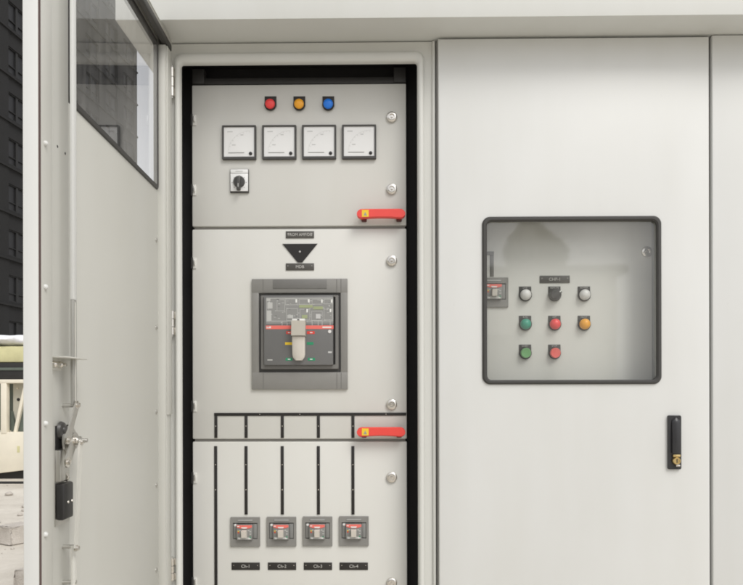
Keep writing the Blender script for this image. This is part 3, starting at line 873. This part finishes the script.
fb(mb, 266.6, 326.4, 271.0, 328.2, 'white_print', .0007)
fb(mb, 322.5, 326.6, 331.5, 328.0, 'white_print', .0007)
# circuit diagram and tables
rnd = random.Random(3)
def outline(px0, py0, px1, py1, w=.35, m='pale_print'):
    fb(mb, px0, py0, px1, py0 + w, m); fb(mb, px0, py1 - w, px1, py1, m)
    fb(mb, px0, py0 + w, px0 + w, py1 - w, m); fb(mb, px1 - w, py0 + w, px1, py1 - w, m)
fb(mb, 266.6, 298.8, 270.5, 301.0, 'pale_print'); fb(mb, 267.5, 302.4, 272.6, 308.5, 'pale_print', .0003); fb(mb, 267, 310.5, 271.5, 321, 'pale_print', .0003)
outline(266.4, 298, 333.2, 321.2)
for (a, b, c_, d) in ((277, 299.5, 285, 311), (285.6, 298.8, 297.4, 305), (299, 299, 310, 304.6), (312, 299, 322, 304.4), (324, 299, 332.8, 304), (286.5, 308.5, 298, 320.6), (300, 309, 310, 320), (311.5, 311, 322.5, 320.6), (324, 309, 332.6, 320)):
    outline(a, b, c_, d)
for k in range(70):
    px = rnd.uniform(267, 331); py = rnd.uniform(299, 323)
    fb(mb, px, py, px + rnd.uniform(.6, 2.4), py + rnd.uniform(.35, .7), rnd.choice(['pale_print', 'pale_print', 'soft_print', 'breaker_face']), .0006)
for px, py in ((295.6, 299.3), (308, 299.3), (321.2, 299.5), (331, 299.5), (306.5, 309.2), (329.8, 309)):
    fb(mb, px, py, px + 1.6, py + 3.2, 'white_print', .0008)
fb(mb, 299.2, 305.0, 312.8, 307.6, 'olive_print', .0008); fb(mb, 313.5, 306.5, 323.0, 309.4, 'olive_print', .0008)
fb(mb, 287.5, 315, 293.2, 318.4, 'pale_print', .0008); fb(mb, 302, 315, 307.5, 318.4, 'olive_print', .0008); fb(mb, 316, 314, 320.6, 318.6, 'soft_print', .0008)
for px in (282, 287, 292, 312, 318, 322, 330): fb(mb, px, 321.2, px + .5, 325.4, 'pale_print')
fb(mb, 286.3, 331.2, 293, 334.0, 'red_print'); fb(mb, 307, 331.2, 314.8, 334.0, 'red_print')
fb(mb, 285.2, 342.2, 293, 344.8, 'yellow'); fb(mb, 307, 342.0, 313.6, 344.8, 'green_print')
fb(mb, 285.8, 357.8, 292.4, 360.6, 'green_print'); fb(mb, 308, 357.8, 315.2, 360.6, 'green_print')
for px, py in ((288, 332.2), (310, 332.2), (288, 358.8), (310, 358.8)): fb(mb, px, py, px + 2.6, py + .9, 'white_print', .0007)
fb(mb, 267.5, 359.4, 272.6, 360.5, 'pale_print'); fb(mb, 328.2, 351.4, 332, 353.0, 'soft_print')
for v in mb.bm.verts: v.co += bc
mb.build('printed_markings', face)
mb = MB()
q = B(330.6, 332.3); mb.lathe([(.0048, .0218), (.0046, .0236), (.0030, .0240), (.0004, .0236)], (q[0] - .001, 0, q[1]), 'white_lens', n=18)
for v in mb.bm.verts: v.co += bc
mb.build('test_button', face)
text('lettering', 'ABB', .0045, bc + Vector((B(268.8, 327.3)[0] + .0015, yf - .0008, B(268.8, 327.3)[1] - .0012)), 'red_print', face)
mb = MB()
tx0, tz1 = B(293.6, 321.6); tx1, tz0 = B(306.8, 337.6)
_, bz0 = B(300, 360.8)
mb.loops([[(tx0 + .0005, -.020, tz1), (tx1, -.020, tz1), (tx1, -.020, tz0), (tx0, -.020, tz0)],
          [(tx0 - .0005, -.046, tz1 - .002), (tx1 + .0005, -.046, tz1 - .002), (tx1 + .0005, -.050, tz0 + .002), (tx0 - .0005, -.050, tz0 + .002)]], 'lever')
mb.box(tx0 + .001, tx1 - .001, -.0445, -.021, tz1 - .003, tz1 + .0035, 'white_print', bev=.0012)
mb.box((tx0 + tx1) / 2 - .003, (tx0 + tx1) / 2 + .003, -.0452, -.044, tz1 - .001, tz1 + .002, 'meter_frame')
loc_build(mb, 'lever_hood', bk)
mb = MB()
L = []
for k in range(9):
    u = k / 8; z = tz0 + (bz0 - tz0) * u
    hw = (tx1 - tx0) / 2 * (.93 if u < .75 else .93 * math.sqrt(max(.3, 1 - ((u - .75) / .25) ** 2 * .7)))
    yo = -.044 + .010 * u; xc = (tx0 + tx1) / 2 - .0006
    L.append([(xc - hw, -.021, z), (xc - hw, yo + .003, z), (xc - hw * .7, yo, z), (xc + hw * .7, yo, z), (xc + hw, yo + .003, z), (xc + hw, -.021, z)])
mb.loops(L, 'lever_pale', smooth=True)
loc_build(mb, 'lever', bk)

# --- small breakers
def make_small():
    t_ = thing('circuit_breaker', '', 'circuit breaker')
    s = .0411
    mb = MB()
    mb.ring(rrect(-s, s, -s, s, .0015, 3), rrect(-.034, .034, -.020, .0245, .001, 3), -.006, -.0002, 'breaker_frame', bev=.001)
    mb.box(-.021, .021, -.0068, -.0058, .030, .0365, 'breaker_mid', bev=.0003)
    mb.box(-.020, .020, -.0071, -.0066, .0315, .0335, 'pale_print')
    mb.build('surround', t_)
    mb = MB(); mb.box(-.0338, .0338, -.001, -.0002, -.0198, .0243, 'breaker_well')
    mb.box(-.033, -.022, -.0045, -.0008, -.018, .022, 'breaker_mid', bev=.0008); mb.box(.022, .033, -.0045, -.0008, -.018, .022, 'breaker_mid', bev=.0008)
    mb.build('well', t_)
    mb = MB()
    mb.box(-.0218, .0218, -.016, -.0008, -.0200, .0215, 'breaker_mid', bev=.0012)
    f = mb.build('face', t_)
    mb = MB()
    arc = [(-.021, .021), (-.021, .0150)] + [(-.021 + .042 * k / 8, .0150 - .0042 * math.sin(math.pi * k / 8)) for k in range(1, 8)] + [(.021, .0150), (.021, .021)]
    mb.prism(arc, -.0175, -.0155, 'red_hazed')
    mb.prism([(-.009, .0155), (.009, .0155), (.006, .0118), (-.006, .0118)], -.0180, -.0174, 'white_print')
    mb.box(-.0195, -.0135, -.0179, -.0174, .0165, .0190, 'white_print')
    for x, z, m in ((-.0165, .004, 'yellow'), (-.0165, .000, 'red_print'), (.0165, .003, 'pale_print'), (.0165, -.004, 'pale_print'), (.0135, -.0165, 'white_print'), (-.0135, -.0168, 'white_print'), (.0165, -.0125, 'green_print'), (-.012, .006, 'pale_print'), (.012, .006, 'pale_print')):
        mb.box(x - .0022, x + .0022, -.0166, -.0158, z - .0014, z + .0014, m)
    mb.box(-.0185, .0185, -.0162, -.0159, -.0185, -.0130, 'pale_print')
    for k in range(9): mb.box(-.0185 + k * .0045, -.0165 + k * .0045, -.0164, -.0159, -.0145 + (k % 3) * .001, -.0138 + (k % 3) * .001, 'pale_print')
    mb.build('printed_markings', f)
    mb = MB()
    mb.loops([[(-.0075, -.015, .0075), (.0075, -.015, .0075), (.0075, -.015, -.0130), (-.0075, -.015, -.0130)],
              [(-.0068, -.030, .0060), (.0068, -.030, .0060), (.0066, -.026, -.0120), (-.0066, -.026, -.0120)]], 'lever_pale')
    mb.build('lever', t_)
    mb = MB(); mb.lathe([(.0036, .004), (.0034, .0065), (.0006, .0072)], (-.0275, 0, .0185), 'white_lens', n=14); mb.build('test_button', t_)
    return t_
small = make_small()
for k, px in enumerate((245.5, 281.7, 317.7, 354.0)):
    put(small, px, 531.5 - k * .25, YP, 'small grey circuit breaker above the nameplate Ch-%d' % (k + 1), 'small breakers on the bottom inner door')
put(small, 493.2, 292.6, YP, 'small grey circuit breaker half hidden by the left edge of the cabinet window', 'breaker behind the window')

# --- push buttons and lamps behind the window
def legend(t_, body):
    text('lettering', body, .0062, t_.location + Vector((0, -.0022, .0198)), 'plate_print', t_, sx=1.0)
rows = (295.2, 324.4, 353.2); cols = (525.0, 554.3, 583.8)
G = 'controls behind the cabinet window'
def ctl(o, c, r, body):
    o.location = at(cols[c], rows[r], YP); o['group'] = G; legend(o, body); return o
PL = (0.034, 0.0240)
ctl(make_lamp('white_lens', 'white pilot lamp left of the black selector knob behind the window', plate=PL, r=.0148, dome=.012), 0, 0, 'LINE')
ctl(make_lamp('white_lens', 'white pilot lamp directly above the amber one behind the window', plate=PL, r=.0148, dome=.012), 2, 0, 'POWER')
ctl(make_lamp('green', 'dark green pilot lamp directly above the green push button', plate=PL, r=.0148, dome=.012), 0, 1, 'RUN')
ctl(make_lamp('red', 'red pilot lamp between the dark green and amber lamps behind the window', plate=PL, r=.0148, dome=.012), 1, 1, 'OFF')
ctl(make_lamp('amber', 'amber pilot lamp behind the window of the closed cabinet', plate=PL, r=.0148, dome=.012), 2, 1, 'FAULT')
ctl(make_lamp('green_btn', 'flat green push button in the bottom row behind the window', plate=PL, r=.0140, name='push_button', cat='push button', push=True), 0, 2, 'START')
ctl(make_lamp('red_btn', 'flat red push button in the bottom row behind the window', plate=PL, r=.0140, name='push_button', cat='push button', push=True), 1, 2, 'STOP')
sel = thing('selector_switch', 'black selector knob with white pointer between the two white lamps', 'switch', (0, 0, 0))
mb = MB(); mb.box(-.017, .017, -.002, -.0002, -.004, .024, 'plate', bev=.0006); mb.build('legend_plate', sel)
mb = MB(); mb.lathe([(.0178, .0022), (.018, .006), (.0155, .0085), (.0150, .020), (.0135, .022), (.0005, .0222)], (0, 0, 0), 'meter_frame', n=28)
d = Vector((math.cos(R(35)), 0, math.sin(R(35)))); n_ = Vector((-d.z, 0, d.x))
mb.bar(Vector((0, -.0250, 0)) - d * .0145, Vector((0, -.0250, 0)) + d * .0145, .0048, .0035, 'meter_frame', up=(0, 1, 0))
mb.bar(Vector((0, -.0290, 0)) + d * .009, Vector((0, -.0290, 0)) + d * .0150, .0016, .0006, 'white_print', up=(0, 1, 0))
mb.build('knob', sel)
ctl(sel, 1, 0, 'REMOTE')

# ------------------------------------------------------------------ surroundings
def struct(o): o['kind'] = 'structure'; return o
def concrete(name, col, sc=1.0):
    m, nt, b = mat(name)
    tc = nt.nodes.new('ShaderNodeTexCoord')
    n = nt.nodes.new('ShaderNodeTexNoise'); n.inputs['Scale'].default_value = .8 * sc; n.inputs['Detail'].default_value = 10; n.inputs['Roughness'].default_value = .65
    nt.links.new(tc.outputs['Object'], n.inputs['Vector'])
    cr = nt.nodes.new('ShaderNodeValToRGB')
    cr.color_ramp.elements[0].position = .3; cr.color_ramp.elements[0].color = (col[0] * .66, col[1] * .64, col[2] * .60, 1)
    cr.color_ramp.elements[1].position = .68; cr.color_ramp.elements[1].color = (col[0] * 1.12, col[1] * 1.12, col[2] * 1.1, 1)
    nt.links.new(n.outputs['Fac'], cr.inputs[0]); nt.links.new(cr.outputs[0], b.inputs['Base Color'])
    b.inputs['Roughness'].default_value = .9
    n2 = nt.nodes.new('ShaderNodeTexNoise'); n2.inputs['Scale'].default_value = 30 * sc; n2.inputs['Detail'].default_value = 8
    nt.links.new(tc.outputs['Object'], n2.inputs['Vector'])
    bp = nt.nodes.new('ShaderNodeBump'); bp.inputs['Strength'].default_value = .5; bp.inputs['Distance'].default_value = .02
    nt.links.new(n2.outputs['Fac'], bp.inputs['Height']); nt.links.new(bp.outputs['Normal'], b.inputs['Normal'])
    return m
M['ground'] = concrete('dusty_concrete', (.64, .60, .54))
M['block'] = concrete('block_concrete', (.56, .52, .48), 3)
M['brick'] = concrete('dark_facade', (.009, .009, .0095), .4)
M['facade_glass'] = plain('facade_glass', (.006, .006, .007), .55, var=.3, scale=.7)
M['facade_frame'] = plain('facade_frame', (.010, .010, .010), .7)
M['cream'] = plain('cream_machine_paint', (.74, .69, .57), .5, var=.10, scale=6, bump=.1, bscale=40)
M['cream_in_shade'] = plain('cream_shaded', (.52, .50, .42), .6, var=.15, scale=8)  # cream darkened, shade of the set-back panel put into the colour
M['machine_black'] = plain('machine_black', (.018, .017, .016), .6, var=.3, scale=10)
M['machine_green'] = plain('machine_grey_green', (.10, .12, .10), .6, var=.2, scale=10)
M['tarp'] = plain('white_tarp', (.78, .78, .80), .6, var=.06, scale=8, bump=.4, bscale=14)
M['slab'] = plain('yellow_slab', (.56, .53, .30), .8, var=.25, scale=7, bump=.4, bscale=50)

mb = MB(); S = 600
i = mb.mi('ground'); v = [mb.bm.verts.new(p) for p in ((-S, -S, 0), (S, -S, 0), (S, S, 0), (-S, S, 0))]; mb._f(v, i)
struct(mb.build('ground', smooth=0))
# a raised concrete pad whose far edge draws the dark line across the yard
mb = MB()
je = at(10, 484.0, 7.1)
mb.box(-9.0, 3.5, -6.0, je.y, -.02, .004, 'ground'); struct(mb.build('pavement', smooth=0))
mb = MB(); mb.rod((-9.0, je.y + .05, .016), (-1.5, je.y + .05, .016), .016, 'machine_black'); c_ = mb.build('cable')
c_['label'] = 'dark cable lying across the yard behind the concrete blocks'; c_['category'] = 'cable'

# concrete blocks
def lump(name, cx, cy, sx, sy, sz, rot, label, seed):
    r_ = random.Random(seed); mb = MB()
    mb.box(-sx, sx, -sy, sy, 0, sz, 'block', bev=.012)
    bmesh.ops.subdivide_edges(mb.bm, edges=list(mb.bm.edges), cuts=2, use_grid_fill=True)
    for v in mb.bm.verts: v.co += Vector((r_.uniform(-1, 1), r_.uniform(-1, 1), r_.uniform(-1, 1) if v.co.z > .01 else 0)) * .006
    rm = Matrix.Rotation(rot, 3, 'Z')
    for v in mb.bm.verts: v.co = rm @ v.co
    o = mb.build(name, smooth=30); o.location = (cx, cy, .004); o['label'] = label; o['category'] = 'concrete block'; o['group'] = 'concrete blocks on the ground'
    return o
def ground_at(px, py):
    d = ray(px, py); return CAM + d * (-CAM.z / d.z)
g1 = ground_at(10.5, 546.5); g2 = ground_at(19.5, 592)
lump('concrete_block', g1.x - .02, g1.y + .12, .085, .10, .145, R(-28), 'rough grey concrete block on the ground left of the open door, farther of two', 1)
lump('concrete_block', g2.x + .05, g2.y + .12, .085, .10, .115, R(-20), 'rough grey concrete block on the ground at the lower left corner, nearer of two', 2)
rr = random.Random(5)
for k in range(26):
    pass
mb = MB()
for k in range(420):
    x = rr.uniform(-5.0, -1.0); y = rr.uniform(1.5, 7.0); s = .006 + .055 * rr.random() ** 3
    mb.lathe([(s * .6, 0), (s, s * .35), (s * .5, s * .8), (s * .05, s * .85)], (x, y, .003), 'block', n=6, axis='Z')
gr = mb.build('rubble', smooth=0); gr['kind'] = 'stuff'; gr['label'] = 'small grey chips of rubble scattered over the yard'; gr['category'] = 'rubble'

# cream machine in the yard
MY = 7.60
def mp(px, py): return at(px, py, MY)
mach = thing('machine', 'cream painted construction machine base with black deck beyond the open door', 'machine', (mp(6, 470).x, MY + .5, 0))
mx0, mx1 = mp(-34, 400).x, mp(62, 400).x
zb_, zm, zt_ = mp(10, 470).z, mp(10, 432).z, mp(10, 383).z
mb = MB()
# lower body, its bottom edge dropping slightly to the left
mb.loops([[(mx0, MY, zb_ - .10), (mx1, MY, zb_ + .06), (mx1, MY, zm), (mx0, MY, zm)], [(mx0, MY + 1.0, zb_ - .10), (mx1, MY + 1.0, zb_ + .06), (mx1, MY + 1.0, zm), (mx0, MY + 1.0, zm)]], 'cream')
mb.build('body', mach, bevel=.012)
mb = MB()
for pa, pb in ((-34, -28), (0.8, 6.8), (34, 40), (57, 62)):
    mb.box(mp(pa, 400).x, mp(pb, 400).x, MY - .01, MY + .08, zm - .02, zt_, 'cream', bev=.008)
mb.box(mx0, mx1, MY - .012, MY + .95, zt_ - .002, zt_ + .05, 'cream', bev=.008)
mb.build('upright_frame', mach)
mb = MB()
mb.box(mp(7, 400).x, mp(34, 400).x, MY + .16, MY + .18, zm, zt_ - .003, 'cream_in_shade')
mb.box(mp(-28, 400).x, mp(.8, 400).x, MY + .5, MY + .52, zm, zt_ - .003, 'machine_green')
c = mp(12.4, 399.6); mb.lathe([(.022, 0), (.022, .006)], (c.x, MY + .16, c.z), 'machine_black', n=14)
c = mp(11.8, 388.2); mb.lathe([(.016, 0), (.012, .02)], (c.x, MY + .16, c.z), 'cream', n=10)
mb.prism([(mp(7.2, 410).x, mp(7.2, 411).z), (mp(7.2, 432).x, zm + .002), (mp(12.4, 432).x, zm + .002)], MY + .10, MY + .158, 'machine_green')
mb.prism([(mp(24, 395).x, mp(24, 392).z), (mp(24, 432).x, zm + .002), (mp(14, 432).x, zm + .002)], MY + .10, MY + .158, 'machine_green')
mb.build('gusset_plate', mach)
mb = MB(); a = mp(13.0, 432); b = mp(22.5, 388); mb.bar((a.x, MY + .07, a.z), (b.x, MY + .07, b.z), .020, .02, 'cream', up=(0, 1, 0)); mb.build('brace', mach)
mb = MB(); a = mp(17.2, 446); b = mp(19.8, 452.5); mb.box(a.x, b.x, MY - .004, MY + .002, b.z, a.z, 'slab'); mb.build('warning_sticker', mach)
mb = MB(); mb.box(mx0 + .02, mx1 - .02, MY + .08, MY + .9, 0.0, zb_ + .03, 'machine_black', bev=.01); mb.build('under_shadow', mach)  # black block, the shadow under the machine made as a solid
zd0, zd1 = zt_ + .052, mp(10, 362.5).z
mb = MB(); mb.box(mx0 + .03, mx1 - .03, MY + .02, MY + .92, zd0, zd1, 'machine_black', bev=.01)
a, b = mp(10, 370.3).z, mp(10, 367.6).z
mb.box(mx0 + .028, mx1 - .028, MY + .005, MY + .022, a, b, 'machine_green', bev=.003)
mb.build('deck', mach)
# slab and bundle on the deck
zs1 = mp(10, 346).z; zw1 = mp(10, 333.5).z
mb = MB(); mb.box(mx0 + .1, mp(26, 350).x, MY + .03, MY + .8, zd1 + .001, zs1, 'slab', bev=.03)
o = mb.build('slab'); o['label'] = 'yellowish slab lying on the black deck of the cream machine'; o['category'] = 'slab'
mb = MB(); L = []
xa, xb = mx0 + .06, mp(27, 340).x
for k in range(25):
    u = k / 24; x = xa + (xb - xa) * u
    e = min(u, 1 - u) * 24; s = min(1, .25 + .75 * math.sqrt(min(1, e / 2.5)))
    lp = []
    for q in range(16):
        a = 2 * math.pi * q / 16
        w_ = 1 + .06 * math.sin(5 * a + 9 * u) + .05 * math.sin(23 * u + 2 * a)
        lp.append((x, MY + .40 + .40 * math.cos(a) * s * w_, (zs1 + zw1) / 2 + .004 + (zw1 - zs1) / 2 * math.sin(a) * s * (1 + .05 * math.sin(17 * u + a))))
    L.append(lp)
mb.loops(L, 'tarp', smooth=True); o = mb.build('tarp_bundle', smooth=80); o['label'] = 'white tarpaulin bundle lying on the yellowish slab'; o['category'] = 'bundle'

# dark building along the left of the yard
BY0 = 36.0; ang = math.atan(.084)
def fac(D): return Vector((-24.6 + .084 * (D - 45.8), D + CAM.y, 0))
p0 = fac(38.0); p1 = fac(64.8)
Lb = (p1 - p0).length
bld = thing('apartment_building', 'tall dark grey apartment building with rows of paired windows behind the open door', 'building', p0)
bld.rotation_euler = (0, 0, -ang)
NB = 8; NF = 12; pitch = Lb / NB; fh = 3.05; z_first = 1.2
HB = z_first + NF * fh + 2.0
mb = MB()
ww, wh = 2.2, 1.75
for j in range(NB + 1):
    ya = max(0, j * pitch - (pitch - ww) / 2); yb = min(Lb, j * pitch + (pitch - ww) / 2)
    mb.box(-.35, 0, ya, yb, 0, HB, 'brick')
for f in range(NF + 1):
    za_ = 0 if f == 0 else z_first + (f - 1) * fh + wh; zb2 = z_first + f * fh if f < NF else HB
    for j in range(NB):
        mb.box(-.35, -.06 if f % 1 == 0 else 0, j * pitch + (pitch - ww) / 2, (j + 1) * pitch - (pitch - ww) / 2, za_, zb2, 'brick')
    mb.box(.0, .10, 0, Lb, zb2 - .32, zb2 - .18, 'brick')
mb.box(-14, -.36, 0, .3, 0, HB, 'brick'); mb.box(-14, -.36, Lb - .3, Lb, 0, HB, 'brick'); mb.box(-14.3, -14, 0, Lb, 0, HB, 'brick')
mb.box(-14.3, .25, -.2, Lb + .15, HB, HB + .5, 'brick')
def bbuild(mb, name, par):
    o = mb.build(name, None); o.parent = par; return o
bbuild(mb, 'wall', bld)
proto = None
for f in range(NF):
    for j in range(NB):
        y0 = j * pitch + (pitch - ww) / 2; z0_ = z_first + f * fh
        if proto is None:
            mb = MB(); fr_ = .07
            mb.box(-.24, -.22, 0, ww, 0, wh, 'facade_glass')
            for a, b in ((0, fr_), (ww / 2 - .12, ww / 2 + .12), (ww - fr_, ww)): mb.box(-.22, -.12, a, b, 0, wh, 'facade_frame')
            for a, b in ((0, fr_), (wh - fr_, wh), (wh * .30, wh * .30 + .05)): mb.box(-.22, -.13, fr_, ww - fr_, a, b, 'facade_frame')
            proto = bbuild(mb, 'window', bld); proto.location = (0, y0, z0_)
        else:
            c = proto.copy(); COL.objects.link(c); c.parent = bld; c.location = (0, y0, z0_)

# unseen workshop and tree, guessed and added for the reflections in the cabinet glass
M['wall_pale'] = concrete('workshop_render', (.62, .61, .58), .3)
M['bark'] = plain('bark', (.09, .07, .05), .9, var=.3, scale=4)
M['leaf'] = plain('leaf', (.055, .085, .030), .6, var=.5, scale=2)
wk = thing('workshop', 'pale rendered workshop added out of view for the reflection in the cabinet glass', 'building', (2, -36, 0))
mb = MB(); mb.box(-22, 11.6, -44, -32, 0, 7.0, 'wall_pale'); mb.build('wall', wk)
mb = MB(); mb.box(-22.4, 12.0, -44.4, -31.6, 7.0, 7.3, 'facade_frame'); mb.build('roof', wk)
for x in (-18, -12, -6, 0):
    mb = MB(); mb.box(x, x + 2.4, -31.99, -31.9, 1.6, 3.4, 'facade_glass'); mb.build('window', wk)
mb = MB(); mb.box(4.5, 8.5, -31.99, -31.9, 0, 4.0, 'facade_frame'); mb.build('door', wk)
tree = thing('tree', 'rounded tree added out of view for the dark dome reflected in the cabinet glass', 'tree', (5.9, -25, 0))
mb = MB(); mb.rod((5.9, -25, 0), (5.92, -25, 5.2), .17, 'bark', r2=.10)
tr_ = random.Random(11)
for k in range(9):
    a = k * 2.4; mb.rod((5.91, -25, 4.2 + .1 * k), (5.9 + .8 * math.cos(a), -25 + .8 * math.sin(a), 5.6 + .3 * (k % 4)), .06, 'bark', r2=.02, n=7)
mb.build('trunk', tree)
mb = MB(); li_ = mb.mi('leaf')
for k in range(9000):
    d = Vector((tr_.gauss(0, 1), tr_.gauss(0, 1), tr_.gauss(0, 1))).normalized()
    rad = (tr_.random() ** .4) * (1 + .10 * math.sin(5 * d.x + 3) + .10 * math.sin(6 * d.z + 4 * d.y))
    p = Vector((5.9, -25, 6.3)) + Vector((d.x * 1.15, d.y * 1.15, d.z * 1.5)) * rad
    u = Vector((tr_.uniform(-1, 1), tr_.uniform(-1, 1), tr_.uniform(-1, 1))).normalized() * .09; w_ = u.orthogonal() * .7
    mb._f([mb.bm.verts.new(p + u), mb.bm.verts.new(p + w_), mb.bm.verts.new(p - u), mb.bm.verts.new(p - w_)], li_)
mb.build('crown', tree, smooth=0)

# ------------------------------------------------------------------ light
world = bpy.data.worlds.new('World'); scene.world = world; world.use_nodes = True
nt = world.node_tree; bg = nt.nodes['Background']
sky = nt.nodes.new('ShaderNodeTexSky'); sky.sky_type = 'NISHITA'; sky.sun_disc = False
SUN_EL, SUN_AZ = R(48), R(180 - 36)          # azimuth from +Y towards +X
sky.sun_elevation = SUN_EL; sky.sun_rotation = SUN_AZ
sky.air_density = 1.0; sky.dust_density = 4.0; sky.ozone_density = 1.0
hs = nt.nodes.new('ShaderNodeHueSaturation'); hs.inputs['Saturation'].default_value = .12
nt.links.new(sky.outputs[0], hs.inputs['Color']); cloud = nt.nodes.new('ShaderNodeMix'); cloud.data_type = 'RGBA'; cloud.inputs['Factor'].default_value = .5
cloud.inputs['B'].default_value = (6.3, 6.35, 6.6, 1)          # even overcast veil
nt.links.new(hs.outputs[0], cloud.inputs['A']); nt.links.new(cloud.outputs['Result'], bg.inputs['Color'])
bg.inputs['Strength'].default_value = .165
sd = bpy.data.lights.new('sun', 'SUN'); sd.energy = 1.3; sd.angle = R(24); sd.color = (1.0, .970, .925)
so = bpy.data.objects.new('sun', sd); COL.objects.link(so)
dirv = Vector((math.sin(SUN_AZ) * math.cos(SUN_EL), math.cos(SUN_AZ) * math.cos(SUN_EL), math.sin(SUN_EL)))
so.rotation_euler = dirv.to_track_quat('Z', 'Y').to_euler()

scene.render.engine = 'CYCLES'
scene.view_settings.view_transform = 'Standard'; scene.view_settings.look = 'None'; scene.view_settings.exposure = 0
scene.cycles.filter_width = 1.9; scene.cycles.max_bounces = 10; scene.cycles.transparent_max_bounces = 16
for o in list(bpy.data.objects):
    if 'used' in o: del o['used']
